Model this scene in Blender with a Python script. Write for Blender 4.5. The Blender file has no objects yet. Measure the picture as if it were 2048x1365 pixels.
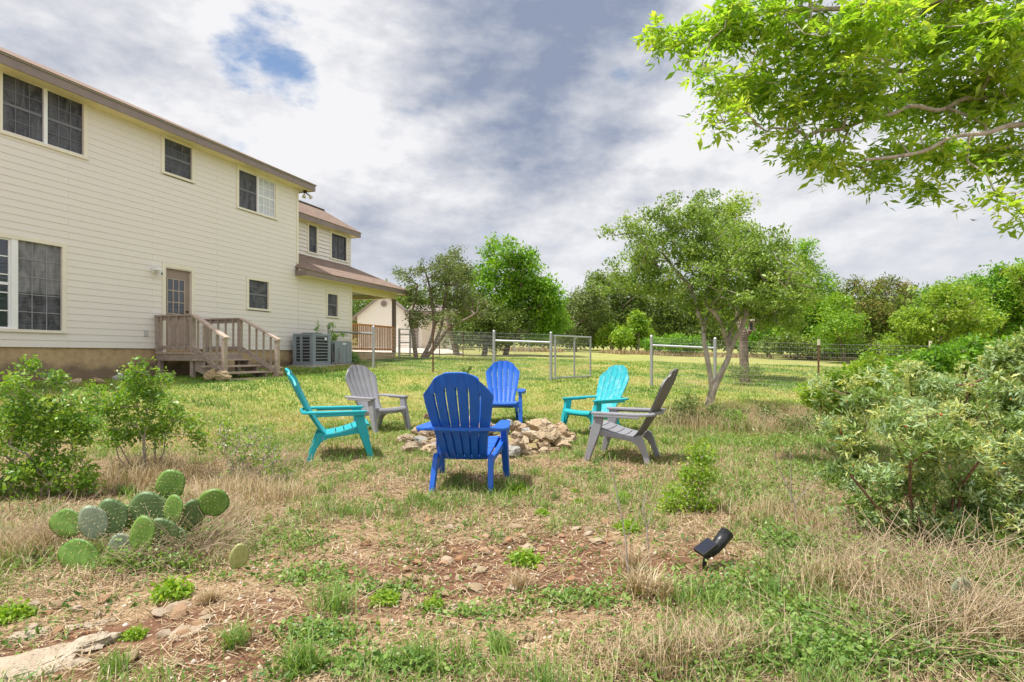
import bpy, bmesh, math, random
import numpy as np
from mathutils import Vector, Matrix, noise as mnoise

SC = bpy.context.scene
COL = SC.collection
random.seed(7)
F, CX, HY, EYE = 1138.0, 1024.0, 711.0, 1.10      # focal length, centre and horizon of the photo in its pixels; eye height in metres

def R(a): return math.radians(a)
def at(px, py, Y): return Vector(((px-CX)/F*Y, Y, EYE+(HY-py)/F*Y))
def sstep(x, a, b):
    t = np.clip((np.asarray(x, float)-a)/(b-a), 0, 1)
    return t*t*(3-2*t)

# ---------------------------------------------------------------- house frame
PHI = math.atan(406/F)
DV = (math.sin(PHI), math.cos(PHI)); NV = (math.cos(PHI), -math.sin(PHI))
P0 = (-8.31, 13.65); HZ = 0.56
HROT = math.atan2(DV[1], DV[0])
def wall_t(px, o=0.0):
    r = (px-CX)/F
    ax, ay = P0[0]+o*NV[0], P0[1]+o*NV[1]
    return (r*ay-ax)/(DV[0]-r*DV[1])
def wall_z(px, py, o=0.0):
    t = wall_t(px, o)
    Y = P0[1]+o*NV[1]+t*DV[1]
    return EYE+(HY-py)/F*Y
def L(t, o, z): return (t, -o, z-HZ)
def W(t, o, z): return Vector((P0[0]+t*DV[0]+o*NV[0], P0[1]+t*DV[1]+o*NV[1], z))

# ---------------------------------------------------------------- terrain
_gy = np.array([-50, 8.0, 11, 13.5, 15.3, 18, 24, 30, 40, 46, 70, 150, 420])
_gz = np.array([0, .0, .09, .27, .43, .60, .86, 1.05, 1.42, 1.55, 2.1, 5, 14])
def terrain(x, y, rough=True):
    x = np.asarray(x, float); y = np.asarray(y, float)
    g = np.interp(y, _gy, _gz)
    z = g-.027*np.clip(x, -30, 30)*sstep(y, 8, 16)
    o = (x-P0[0])*NV[0]+(y-P0[1])*NV[1]
    t = (x-P0[0])*DV[0]+(y-P0[1])*DV[1]
    w = (1-sstep(o, .7, 6.2))*(1-sstep(t, 12, 18))
    z = z*(1-w)+np.maximum(z, .57)*w
    if rough:
        b = .018*np.sin(x*2.1+.7*np.sin(y*1.3))*np.sin(y*1.9+1.1)+.012*np.sin(x*4.7+1.3*y)*np.cos(y*3.9-.6*x)+.006*np.sin(9.1*x+2*np.sin(5*y))
        z = z+b*(1-sstep(y, 9, 16)*.5)
    return z
def gz(x, y): return float(terrain(x, y))
def on_ground(px, py):
    """ground point seen at a photo pixel"""
    r = (px-CX)/F; s = (HY-py)/F
    lo, hi = 1.0, 60.0
    for _ in range(60):
        m = (lo+hi)/2
        if EYE+s*m > gz(r*m, m): lo = m
        else: hi = m
    return Vector((r*lo, lo, gz(r*lo, lo)))

# ---------------------------------------------------------------- materials
def new_mat(name):
    m = bpy.data.materials.new(name); m.use_nodes = True
    nt = m.node_tree; nt.nodes.clear()
    out = nt.nodes.new('ShaderNodeOutputMaterial')
    return m, nt, out
def nd(nt, typ, **kw):
    n = nt.nodes.new(typ)
    for k, v in kw.items():
        if hasattr(n, k) and k not in n.inputs.keys(): setattr(n, k, v)
        else: n.inputs[k].default_value = v
    return n
def lk(nt, a, b): nt.links.new(a, b)
def c4(c): return (c[0], c[1], c[2], 1)
def ramp(nt, fac, stops, interp='LINEAR'):
    r = nt.nodes.new('ShaderNodeValToRGB'); r.color_ramp.interpolation = interp
    e = r.color_ramp.elements
    while len(e) < len(stops): e.new(.5)
    for el, (p, c) in zip(e, stops): el.position = p; el.color = c4(c)
    lk(nt, fac, r.inputs['Fac']); return r.outputs['Color']
def noise_tex(nt, scale, detail=4, rough=.55, coord=None, dist=0, vec=None):
    n = nt.nodes.new('ShaderNodeTexNoise')
    n.inputs['Scale'].default_value = scale; n.inputs['Detail'].default_value = detail
    n.inputs['Roughness'].default_value = rough; n.inputs['Distortion'].default_value = dist
    if vec is None:
        tc = nt.nodes.new('ShaderNodeTexCoord'); vec = tc.outputs[coord or 'Object']
    lk(nt, vec, n.inputs['Vector']); return n.outputs['Fac']
def mixc(nt, fac, a, b, mode='MIX'):
    m = nt.nodes.new('ShaderNodeMix'); m.data_type = 'RGBA'; m.blend_type = mode; m.clamp_factor = True
    for s, v in ((m.inputs['Factor'], fac), (m.inputs['A'], a), (m.inputs['B'], b)):
        if hasattr(v, 'is_output'): lk(nt, v, s)
        elif isinstance(v, (int, float)): s.default_value = v
        else: s.default_value = c4(v)
    return m.outputs['Result']
def mth(nt, op, a, b=0.0, c=0.0, clamp=False):
    m = nt.nodes.new('ShaderNodeMath'); m.operation = op; m.use_clamp = clamp
    for s, v in zip(m.inputs, (a, b, c)):
        if hasattr(v, 'is_output'): lk(nt, v, s)
        else: s.default_value = v
    return m.outputs[0]
def mrange(nt, v, a, b, c=0.0, d=1.0, smooth=True):
    m = nt.nodes.new('ShaderNodeMapRange'); m.interpolation_type = 'SMOOTHSTEP' if smooth else 'LINEAR'
    m.inputs['From Min'].default_value = a; m.inputs['From Max'].default_value = b
    m.inputs['To Min'].default_value = c; m.inputs['To Max'].default_value = d
    lk(nt, v, m.inputs['Value']); return m.outputs['Result']
def bump(nt, h, strength=.3, dist=.01):
    b = nt.nodes.new('ShaderNodeBump'); b.inputs['Strength'].default_value = strength; b.inputs['Distance'].default_value = dist
    lk(nt, h, b.inputs['Height']); return b.outputs['Normal']
def simple(name, col, rough=.6, var=.12, scale=6, metal=0, spec=.5, bmp=0, bscale=60, col2=None, stretch=None):
    m, nt, out = new_mat(name)
    p = nt.nodes.new('ShaderNodeBsdfPrincipled')
    vec = None
    if stretch:
        tc = nt.nodes.new('ShaderNodeTexCoord'); mp = nt.nodes.new('ShaderNodeMapping')
        mp.inputs['Scale'].default_value = stretch; lk(nt, tc.outputs['Object'], mp.inputs['Vector']); vec = mp.outputs['Vector']
    n = noise_tex(nt, scale, 6, .6, vec=vec)
    lo = tuple(max(0, c*(1-var)) for c in col); hi = col2 or tuple(min(1, c*(1+var)) for c in col)
    lk(nt, ramp(nt, n, [(.3, lo), (.7, hi)]), p.inputs['Base Color'])
    p.inputs['Roughness'].default_value = rough; p.inputs['Metallic'].default_value = metal
    p.inputs['Specular IOR Level'].default_value = spec
    if bmp: lk(nt, bump(nt, noise_tex(nt, bscale, 4, vec=vec), bmp, .01), p.inputs['Normal'])
    lk(nt, p.outputs[0], out.inputs[0]); return m
def leaf_mat(name, cols, trans=.4, rough=.5, gloss=.06, tcol=None):
    """per-leaf colour from the point attribute tint"""
    m, nt, out = new_mat(name)
    a = nt.nodes.new('ShaderNodeAttribute'); a.attribute_name = 'tint'
    k = len(cols)
    c = ramp(nt, a.outputs['Fac'], [(i/(k-1), x) for i, x in enumerate(cols)])
    d = nt.nodes.new('ShaderNodeBsdfDiffuse'); lk(nt, c, d.inputs['Color'])
    t = nt.nodes.new('ShaderNodeBsdfTranslucent')
    lk(nt, mixc(nt, 1.0, c, tcol or (1.25, 1.25, .7), 'MULTIPLY'), t.inputs['Color'])
    mx = nt.nodes.new('ShaderNodeMixShader'); mx.inputs[0].default_value = trans
    lk(nt, d.outputs[0], mx.inputs[1]); lk(nt, t.outputs[0], mx.inputs[2])
    g = nt.nodes.new('ShaderNodeBsdfGlossy'); g.inputs['Roughness'].default_value = rough
    g.inputs['Color'].default_value = (.9, .95, .9, 1)
    m2 = nt.nodes.new('ShaderNodeMixShader'); m2.inputs[0].default_value = gloss
    lk(nt, mx.outputs[0], m2.inputs[1]); lk(nt, g.outputs[0], m2.inputs[2])
    lk(nt, m2.outputs[0], out.inputs[0]); return m

# ---------------------------------------------------------------- objects and tags
def tag(o, label=None, cat=None, group=None, kind=None):
    if label: o['label'] = label
    if cat: o['category'] = cat
    if group: o['group'] = group
    if kind: o['kind'] = kind
    return o
def link(name, data, parent=None, loc=None):
    o = bpy.data.objects.new(name, data); COL.objects.link(o)
    if parent is not None: o.parent = parent
    if loc is not None: o.location = loc
    return o
def empty(name, loc=(0, 0, 0), rz=0, label=None, cat=None, group=None):
    o = link(name, None, loc=loc); o.rotation_euler = (0, 0, rz)
    o.empty_display_size = .2
    return tag(o, label, cat, group)
def copy_tree(o, parent=None):
    c = o.copy(); COL.objects.link(c); c.parent = parent
    for ch in [x for x in o.children]: copy_tree(ch, c)
    return c

class MB:
    def __init__(s): s.v = []; s.f = []
    def add(s, vs, fs):
        b = len(s.v); s.v += [tuple(x) for x in vs]; s.f += [tuple(i+b for i in f) for f in fs]
    def hexa(s, p): s.add(p, [(0, 3, 2, 1), (4, 5, 6, 7), (0, 1, 5, 4), (1, 2, 6, 5), (2, 3, 7, 6), (3, 0, 4, 7)])
    def box(s, x0, x1, y0, y1, z0, z1):
        s.hexa([(x0, y0, z0), (x1, y0, z0), (x1, y1, z0), (x0, y1, z0), (x0, y0, z1), (x1, y0, z1), (x1, y1, z1), (x0, y1, z1)])
    def hbox(s, t0, t1, o0, o1, z0, z1): s.box(t0, t1, -o1, -o0, z0-HZ, z1-HZ)       # in the house frame
    def beam(s, a, b, w, h):
        """a bar from a to b, w wide sideways, h tall"""
        a = Vector(a); b = Vector(b); d = (b-a).normalized()
        u = d.cross(Vector((0, 0, 1)))
        u = Vector((1, 0, 0)) if u.length < 1e-4 else u.normalized()
        k = u.cross(d).normalized()
        P = []
        for e in (a, b):
            for su, sk in ((-1, -1), (1, -1), (1, 1), (-1, 1)): P.append(e+u*su*w/2+k*sk*h/2)
        s.hexa(P)
    def tube(s, pts, rads, n=8, cap=True):
        pts = [Vector(p) for p in pts]
        if isinstance(rads, (int, float)): rads = [rads]*len(pts)
        b = len(s.v); ref = None
        for i, p in enumerate(pts):
            d = (pts[min(i+1, len(pts)-1)]-pts[max(i-1, 0)]).normalized()
            if ref is None: ref = d.orthogonal().normalized()
            ref = (ref-d*ref.dot(d)).normalized(); w = d.cross(ref)
            for k in range(n):
                a = 2*math.pi*k/n
                s.v.append(tuple(p+(ref*math.cos(a)+w*math.sin(a))*rads[i]))
        for i in range(len(pts)-1):
            for k in range(n):
                k2 = (k+1) % n
                s.f.append((b+i*n+k, b+i*n+k2, b+(i+1)*n+k2, b+(i+1)*n+k))
        if cap:
            s.f.append(tuple(b+k for k in range(n))[::-1]); e = b+(len(pts)-1)*n
            s.f.append(tuple(e+k for k in range(n)))
    def prism(s, outline, fn):
        """outline of 2-D points, fn(p, 0 or 1) puts it in space"""
        n = len(outline)
        s.add([fn(p, 0) for p in outline]+[fn(p, 1) for p in outline],
              [tuple(range(n))[::-1], tuple(range(n, 2*n))]+[(i, (i+1) % n, n+(i+1) % n, n+i) for i in range(n)])
    def mesh(s, name, smooth=False, bevel=0, seg=2):
        me = bpy.data.meshes.new(name); me.from_pydata(s.v, [], s.f); me.update()
        bm = bmesh.new(); bm.from_mesh(me)
        bmesh.ops.recalc_face_normals(bm, faces=bm.faces)
        if bevel:
            es = [e for e in bm.edges if len(e.link_faces) == 2 and e.calc_face_angle(0) > .5]
            bmesh.ops.bevel(bm, geom=es, offset=bevel, segments=seg, profile=.5, affect='EDGES', clamp_overlap=True)
        bm.to_mesh(me); bm.free()
        if smooth: me.shade_smooth()
        return me
    def build(s, name, mat, parent=None, smooth=False, bevel=0, seg=2, loc=None):
        me = s.mesh(name, smooth, bevel, seg); me.materials.append(mat)
        o = link(name, me, parent, loc)
        if smooth and bevel: smooth_by_angle(me, 35)
        return o
def smooth_by_angle(me, deg):
    bm = bmesh.new(); bm.from_mesh(me)
    for e in bm.edges: e.smooth = not (len(e.link_faces) == 2 and e.calc_face_angle(0) > R(deg))
    bm.to_mesh(me); bm.free()

# ---------------------------------------------------------------- fast meshes from arrays
def np_mesh(name, V, polys, tint=None, smooth=False):
    """polys: list of (m,k) index arrays"""
    me = bpy.data.meshes.new(name)
    V = np.ascontiguousarray(V, np.float32)
    me.vertices.add(len(V)); me.vertices.foreach_set('co', V.ravel())
    tot = [p.shape[1] for p in polys]
    li = np.concatenate([p.ravel() for p in polys]).astype(np.int32)
    cnt = np.concatenate([np.full(len(p), p.shape[1], np.int32) for p in polys])
    st = np.concatenate([[0], np.cumsum(cnt)[:-1]]).astype(np.int32)
    me.loops.add(len(li)); me.loops.foreach_set('vertex_index', li)
    me.polygons.add(len(cnt)); me.polygons.foreach_set('loop_start', st)
    try: me.polygons.foreach_set('loop_total', cnt)
    except Exception: pass
    if smooth: me.polygons.foreach_set('use_smooth', np.ones(len(cnt), bool))
    if tint is not None:
        a = me.attributes.new('tint', 'FLOAT', 'POINT'); a.data.foreach_set('value', np.ascontiguousarray(tint, np.float32))
    me.update(calc_edges=True); return me
def unit(v): return v/np.maximum(np.linalg.norm(v, axis=-1, keepdims=True), 1e-9)
def leaf_quads(P, rng, length, width, up=.6, A=None, fold=.2, tint=None, hang=0.0):
    """one folded diamond leaf per point: (4n verts, quads, tint)"""
    n = len(P)
    N = unit(rng.normal(size=(n, 3))+np.array([0, 0, up]))
    if A is None: A = rng.normal(size=(n, 3))+np.array([0, 0, -hang])
    A = unit(A-N*np.sum(A*N, axis=1, keepdims=True)*(1 if hang == 0 else .5))
    B = unit(np.cross(N, A)); N = np.cross(A, B)
    s = np.clip(np.exp(rng.normal(-.06, .30, (n, 1))), .45, 1.7)
    Lh = length*s; Wd = width*s*.5
    V = np.empty((n, 4, 3))
    V[:, 0] = P; V[:, 1] = P+A*Lh*.45+B*Wd+N*Wd*fold; V[:, 2] = P+A*Lh; V[:, 3] = P+A*Lh*.45-B*Wd+N*Wd*fold
    if tint is None: tint = rng.random(n)
    return V.reshape(-1, 3), np.arange(4*n).reshape(n, 4), np.repeat(np.clip(tint, 0, 1), 4)
def frusta(P0_, P1_, r0, r1, n=5):
    """straight tapered pieces between point pairs"""
    P0_ = np.asarray(P0_, float); P1_ = np.asarray(P1_, float); m = len(P0_)
    D = unit(P1_-P0_)
    ref = np.where(np.abs(D[:, 2:3]) > .9, np.array([[1., 0, 0]]), np.array([[0, 0, 1.]]))
    U = unit(np.cross(D, ref)); Wv = np.cross(D, U)
    ang = np.arange(n)*2*np.pi/n
    ring = U[:, None]*np.cos(ang)[None, :, None]+Wv[:, None]*np.sin(ang)[None, :, None]
    V = np.concatenate([P0_[:, None]+ring*np.asarray(r0)[:, None, None], P1_[:, None]+ring*np.asarray(r1)[:, None, None]], axis=1)
    k = np.arange(n); k2 = (k+1) % n
    q = np.stack([k, k2, n+k2, n+k], axis=1)
    Q = (np.arange(m)*2*n)[:, None, None]+q[None]
    return V.reshape(-1, 3), Q.reshape(-1, 4)
def blades(base, rng, length, width, lean=.35, curl=.5, tint=None, dirs=None):
    """bent two-piece grass blades"""
    n = len(base)
    a = rng.uniform(0, 2*np.pi, n) if dirs is None else dirs
    H = np.stack([np.cos(a), np.sin(a), np.zeros(n)], 1); S = np.stack([-np.sin(a), np.cos(a), np.zeros(n)], 1)
    tw = rng.uniform(-.8, .8, (n, 1)); S = unit(S+H*tw)
    Ln = np.broadcast_to(np.asarray(length, float), (n,))*rng.uniform(.6, 1.3, n); Ln = Ln[:, None]
    wd = np.broadcast_to(np.asarray(width, float), (n,))[:, None]*rng.uniform(.7, 1.2, (n, 1))*.5
    ln = np.abs(rng.normal(lean, lean*.5+.05, (n, 1))); cu = ln+np.abs(rng.normal(curl, .25, (n, 1)))
    up = np.array([[0, 0, 1.]])
    d1 = unit(up+H*ln); d2 = unit(up+H*cu*1.6)
    m = base+d1*Ln*.55; t = m+d2*Ln*.45
    V = np.empty((n, 5, 3)); V[:, 0] = base-S*wd; V[:, 1] = base+S*wd; V[:, 2] = m+S*wd*.8; V[:, 3] = m-S*wd*.8; V[:, 4] = t
    b = np.arange(n)[:, None]*5
    if tint is None: tint = rng.random(n)
    return V.reshape(-1, 3), b+np.array([[0, 1, 2, 3]]), b+np.array([[3, 2, 4]]), np.repeat(np.clip(tint, 0, 1), 5)
class NB:
    """collects array pieces into one mesh"""
    def __init__(s): s.V = []; s.P = {}; s.T = []; s.n = 0
    def add(s, V, *polys, tint=None):
        for p in polys: s.P.setdefault(p.shape[1], []).append(p+s.n)
        s.V.append(V); s.n += len(V); s.T.append(np.zeros(len(V)) if tint is None else tint)
    def mesh(s, name, origin=(0, 0, 0), smooth=False):
        return np_mesh(name, np.concatenate(s.V)-np.array(origin), [np.concatenate(p) for p in s.P.values()], np.concatenate(s.T), smooth)
    def build(s, name, mat, parent=None, origin=(0, 0, 0), smooth=False, loc=None):
        me = s.mesh(name, origin, smooth); me.materials.append(mat)
        return link(name, me, parent, loc)
# ================================================================ house
M = {}
def siding_mat():
    m, nt, out = new_mat('siding_paint')
    p = nt.nodes.new('ShaderNodeBsdfPrincipled')
    n = noise_tex(nt, .9, 5, .6); tc = nt.nodes.new('ShaderNodeTexCoord')
    mp = nt.nodes.new('ShaderNodeMapping'); mp.inputs['Scale'].default_value = (6, 6, 90); lk(nt, tc.outputs['Object'], mp.inputs['Vector'])
    g = noise_tex(nt, 1, 5, .6, vec=mp.outputs['Vector'])
    c = mixc(nt, mth(nt, 'MULTIPLY', n, .6), (.80, .755, .71), (.765, .715, .65))
    lk(nt, mixc(nt, mth(nt, 'MULTIPLY', g, .22), c, (.64, .58, .51)), p.inputs['Base Color'])
    p.inputs['Roughness'].default_value = .55
    lk(nt, bump(nt, g, .25, .004), p.inputs['Normal'])
    lk(nt, p.outputs[0], out.inputs[0]); return m
def shingle_mat():
    m, nt, out = new_mat('roof_shingles')
    p = nt.nodes.new('ShaderNodeBsdfPrincipled')
    tc = nt.nodes.new('ShaderNodeTexCoord')
    b = nt.nodes.new('ShaderNodeTexBrick'); b.offset = .37
    mp = nt.nodes.new('ShaderNodeMapping'); lk(nt, tc.outputs['UV'], mp.inputs['Vector'])
    lk(nt, mp.outputs['Vector'], b.inputs['Vector'])
    b.inputs['Color1'].default_value = (.29, .205, .155, 1); b.inputs['Color2'].default_value = (.17, .115, .09, 1); b.inputs['Mortar'].default_value = (.10, .07, .055, 1)
    b.inputs['Scale'].default_value = 1; b.inputs['Mortar Size'].default_value = .008; b.inputs['Brick Width'].default_value = .22; b.inputs['Row Height'].default_value = .14
    n = noise_tex(nt, 9, 5, .7, vec=mp.outputs['Vector'])
    n2 = noise_tex(nt, 120, 2, .7, vec=mp.outputs['Vector'])
    c = mixc(nt, mrange(nt, n, .35, .7), b.outputs['Color'], (.26, .185, .14))
    lk(nt, mixc(nt, mth(nt, 'MULTIPLY', n2, .5), c, (.20, .13, .10)), p.inputs['Base Color'])
    p.inputs['Roughness'].default_value = .95
    lk(nt, bump(nt, b.outputs['Fac'], -.6, .01), p.inputs['Normal'])
    lk(nt, p.outputs[0], out.inputs[0]); return m
def concrete_mat():
    m, nt, out = new_mat('foundation_concrete')
    p = nt.nodes.new('ShaderNodeBsdfPrincipled')
    tc = nt.nodes.new('ShaderNodeTexCoord'); sx = nt.nodes.new('ShaderNodeSeparateXYZ'); lk(nt, tc.outputs['Object'], sx.inputs[0])
    n = noise_tex(nt, 1.6, 7, .68); n2 = noise_tex(nt, 7, 6, .7)
    c = ramp(nt, n2, [(.25, (.34, .235, .13)), (.55, (.48, .35, .195)), (.8, (.56, .45, .28))])
    # splash stains: a ragged band of soil and mildew along the foot of the wall
    h = mth(nt, 'ADD', sx.outputs['Z'], mth(nt, 'MULTIPLY', mth(nt, 'SUBTRACT', n, .5), .9))
    st = mrange(nt, h, .22, .46, 1, 0)
    c = mixc(nt, mth(nt, 'MULTIPLY', st, .8), c, (.15, .105, .08))
    pk = mrange(nt, n2, .58, .7); c = mixc(nt, mth(nt, 'MULTIPLY', pk, .5), c, (.45, .27, .15))
    lk(nt, c, p.inputs['Base Color']); p.inputs['Roughness'].default_value = .9
    lk(nt, bump(nt, n2, .4, .01), p.inputs['Normal'])
    lk(nt, p.outputs[0], out.inputs[0]); return m
def glass_like(name, c0, c1, rough, spec=.5, wav=0):
    m, nt, out = new_mat(name)
    p = nt.nodes.new('ShaderNodeBsdfPrincipled')
    tcg = nt.nodes.new('ShaderNodeTexCoord'); mpg = nt.nodes.new('ShaderNodeMapping'); mpg.inputs['Scale'].default_value = (2.6, 2.6, .9); lk(nt, tcg.outputs['Object'], mpg.inputs['Vector'])
    n = noise_tex(nt, 1.6, 5, .6, dist=1.6, vec=mpg.outputs['Vector'])
    lk(nt, ramp(nt, n, [(.35, c0), (.68, c1)]), p.inputs['Base Color'])
    p.inputs['Roughness'].default_value = rough; p.inputs['Specular IOR Level'].default_value = spec
    if wav:
        tc = nt.nodes.new('ShaderNodeTexCoord'); mp = nt.nodes.new('ShaderNodeMapping'); mp.inputs['Scale'].default_value = (2, 2, 9)
        lk(nt, tc.outputs['Object'], mp.inputs['Vector'])
        lk(nt, bump(nt, noise_tex(nt, 1, 3, .5, vec=mp.outputs['Vector'], dist=1.5), wav, .05), p.inputs['Normal'])
    lk(nt, p.outputs[0], out.inputs[0]); return m

M['siding'] = siding_mat(); M['shingle'] = shingle_mat(); M['concrete'] = concrete_mat()
M['trim'] = simple('cream_trim_paint', (.78, .73, .61), .5, .05, 3)
M['soffit'] = simple('soffit_paint', (.76, .67, .42), .6, .05, 3)
M['taupe'] = simple('taupe_fascia_paint', (.235, .185, .165), .55, .10, 5)
M['drip'] = simple('drip_edge_metal', (.22, .22, .14), .5, .2, 5)
M['deck'] = simple('weathered_taupe_deck_paint', (.36, .29, .245), .65, .2, 9, bmp=.2, bscale=40)
M['decktop'] = simple('worn_deck_board', (.46, .36, .295), .75, .25, 12, bmp=.3, bscale=50)
M['white'] = simple('white_vinyl', (.82, .83, .84), .35, .04, 4)
M['screen'] = glass_like('solar_screen_mesh', (.022, .024, .032), (.125, .128, .15), .42, .45, .5)
M['screenlight'] = glass_like('pale_solar_screen_mesh', (.10, .10, .11), (.26, .26, .275), .5, .4, .25)
M['muntin'] = simple('muntin_behind_screen', (.17, .17, .19), .6, .05)
M['pane'] = glass_like('window_glass', (.02, .028, .04), (.035, .045, .06), .03, 1.0, .05)
M['skypane'] = glass_like('window_glass_painted_sky', (.45, .48, .53), (.58, .60, .64), .06, .8, .05)  # sky reflection painted into the glass as a pale base colour
M['redwood'] = simple('orange_stained_wood', (.58, .29, .11), .6, .22, 10, bmp=.2, stretch=(8, 8, 1.2))
M['black'] = simple('black_plastic', (.014, .014, .016), .38, .2, 20)
M['brass'] = simple('dark_bronze_knob', (.05, .035, .025), .3, .1, 5, metal=.8)

house = empty('farmhouse', (P0[0], P0[1], HZ), HROT,
              'two-storey cream clapboard house with brown shingled hip roofs and taupe fascia', 'house')
TE = 4.6          # main block ends here along the wall
TL = 7.41         # ground-floor wall ends here
TW0 = -9.5        # far behind the frame's edge
ZF, ZE, ZP = 1.257, 6.34, 3.60   # foundation top, main soffit, porch soffit
EXP = .1385
def op(px0, px1, ptop, pbot, o=0.0):
    """opening from the photo: glass left, right, (px,py) of a top and a bottom point"""
    return [wall_t(px0, o), wall_t(px1, o), wall_z(*pbot, o), wall_z(*ptop, o)]
OPEN = {
 'w1': op(4, 166, (165, 208.5), (165, 313)),
 'w2': op(328, 383, (382, 297), (382, 361.5)),
 'w3': op(477, 550.5, (478, 338), (549, 436.5)),
 'w4': op(-95, 123, (123, 494.5), (123, 662)),
 'w5': op(497, 536, (497, 559), (536, 619.5)),
 'w6': op(654.5, 674.7, (654.5, 585.5), (674, 634)),
 'door': [wall_t(330.5), wall_t(382), 1.17, 3.22],
}
OPW = {'w7': op(617, 633, (617, 449), (633, 507.5), -1.2), 'w8': op(662.5, 692, (663, 466.5), (691, 523), -1.2)}
def siding(mb, t0, t1, o, z0, z1, opens, lap=.0115, gap=.003):
    z = z0; k = 0
    while z < z1-.01:
        zt = min(z+EXP, z1); zm = (z+zt)/2
        cuts = sorted([(a-.03, b+.03) for a, b, c, d in opens if c-.02 < zm < d+.02])
        iv = []; s = t0
        for a, b in cuts:
            if a > s: iv.append((s, min(a, t1)))
            s = max(s, b)
        if s < t1: iv.append((s, t1))
        # butt joints at varying places along the course
        out = []
        for a, b in iv:
            j = t0+((k*1.83) % 3.66)
            s = a
            while j < b:
                if j > s+.2 and j < b-.2: out.append((s, j-.0012)); s = j+.0012
                j += 3.66
            out.append((s, b))
        for a, b in out:
            pts = []
            for tt in (a, b):
                pts.append([L(tt, o-.02, z), L(tt, o+lap, z), L(tt, o+.002, zt+gap), L(tt, o-.02, zt+gap)])
            A, B = pts
            mb.add(A+B, [(0, 1, 5, 4), (1, 2, 6, 5), (2, 3, 7, 6), (3, 0, 4, 7), (0, 3, 2, 1), (4, 5, 6, 7)])
        z += EXP; k += 1
mb = MB()
siding(mb, TW0, TE, 0, ZF, ZE, list(OPEN.values()))
siding(mb, TE+.0025, TL, 0, ZF, ZP+.02, list(OPEN.values()), .015)
mb.hbox(TW0, TE-.005, -8, -.10, ZF, ZE-.004)
mb.hbox(TE-.004, TL-.005, -8, -.10, ZF, ZP)
wall = mb.build('wall', M['siding'], house)
mb = MB()
TWE = 9.02
siding(mb, TE, TWE, -1.2, 4.35, 5.80, list(OPW.values()), .026, -.006)
mb.hbox(TE-.003, TWE-.005, -3.0, -1.30, 4.3, 5.79)
w = mb.build('wall', M['siding'], house); w['label'] = 'set-back upper wall above the porch roof'
mb = MB(); mb.hbox(TW0+.02, TL-.02, -8, -.03, HZ-.4, ZF); mb.hbox(TL-.03, 10.47, -3.6, -.02, HZ-.4, 1.21)
mb.build('foundation', M['concrete'], house)
for q in ((TE-.085, TE+.004, -.02, .024, 3.85, ZE-.02), (TL-.08, TL+.012, -.03, .024, ZF-.02, ZP+.02), (TWE-.085, TWE+.012, -1.23, -1.176, 4.35, 5.79)):
    mb = MB(); mb.hbox(*q); mb.build('corner_board', M['trim'], house)

def roof_part(name, faces, mat, eps=0):
    """faces: list of corner lists in (t,o,z); UV laid in metres along each slope"""
    vs = []; fs = []; uvs = []
    for f in faces:
        b = len(vs); P = [Vector(L(*c)) for c in f]; vs += P; fs.append(tuple(range(b, b+len(P))))
        n = (P[1]-P[0]).cross(P[2]-P[0]).normalized()
        if n.z < 0: n = -n
        u = Vector((0, 0, 1)).cross(n)
        u = u.normalized() if u.length > 1e-3 else Vector((1, 0, 0)); v = n.cross(u)
        uvs += [(p.dot(u), p.dot(v)) for p in P]
    me = bpy.data.meshes.new(name); me.from_pydata(vs, [], fs)
    bm = bmesh.new(); bm.from_mesh(me)
    for f in bm.faces:
        if f.normal.z < 0: f.normal_flip()
    bm.to_mesh(me); bm.free()
    ul = me.uv_layers.new(name='UVMap')
    for lp in me.loops: ul.data[lp.index].uv = uvs[lp.vertex_index]
    me.materials.append(mat); o = link(name, me, house)
    md = o.modifiers.new('thick', 'SOLIDIFY'); md.thickness = .035; md.offset = -1
    return o
OE, TEE, ZR = .39, 4.95, 6.545
rp = .472
hw = 4.4                                     # half width of the main block under the roof
ridge = ZR+rp*(hw+OE-.0)
a = (TW0-.3, OE+.03, ZR-.01); b = (TEE+.03, OE+.03, ZR-.01)
c = (TEE-hw-OE, -hw, ridge); d = (TW0-.3, -hw, ridge)
e = (TEE+.03, -2*hw-OE, ZR-.01); g = (TW0-.3, -2*hw-OE, ZR-.01)
rf = roof_part('roof', [[a, b, c, d], [b, e, c], [e, g, d, c]], M['shingle'])
mb = MB()
mb.hbox(TW0, TEE, OE-.028, OE, ZE-.012, ZE+.175); mb.hbox(TEE-.028, TEE, -2*hw-OE, OE-.030, ZE-.012, ZE+.175)
mb.build('fascia', M['taupe'], house)
mb = MB(); mb.hbox(TW0, TEE-.03, .0, OE-.031, ZE+.002, ZE+.012); mb.hbox(TE+.006, TEE-.03, -2*hw-OE, -.001, ZE+.002, ZE+.012)
mb.build('soffit', M['soffit'], house)
mb = MB(); mb.hbox(TW0, TEE+.012, OE+.001, OE+.020, ZE+.155, ZE+.182)
mb.build('drip_edge', M['drip'], house)
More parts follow.
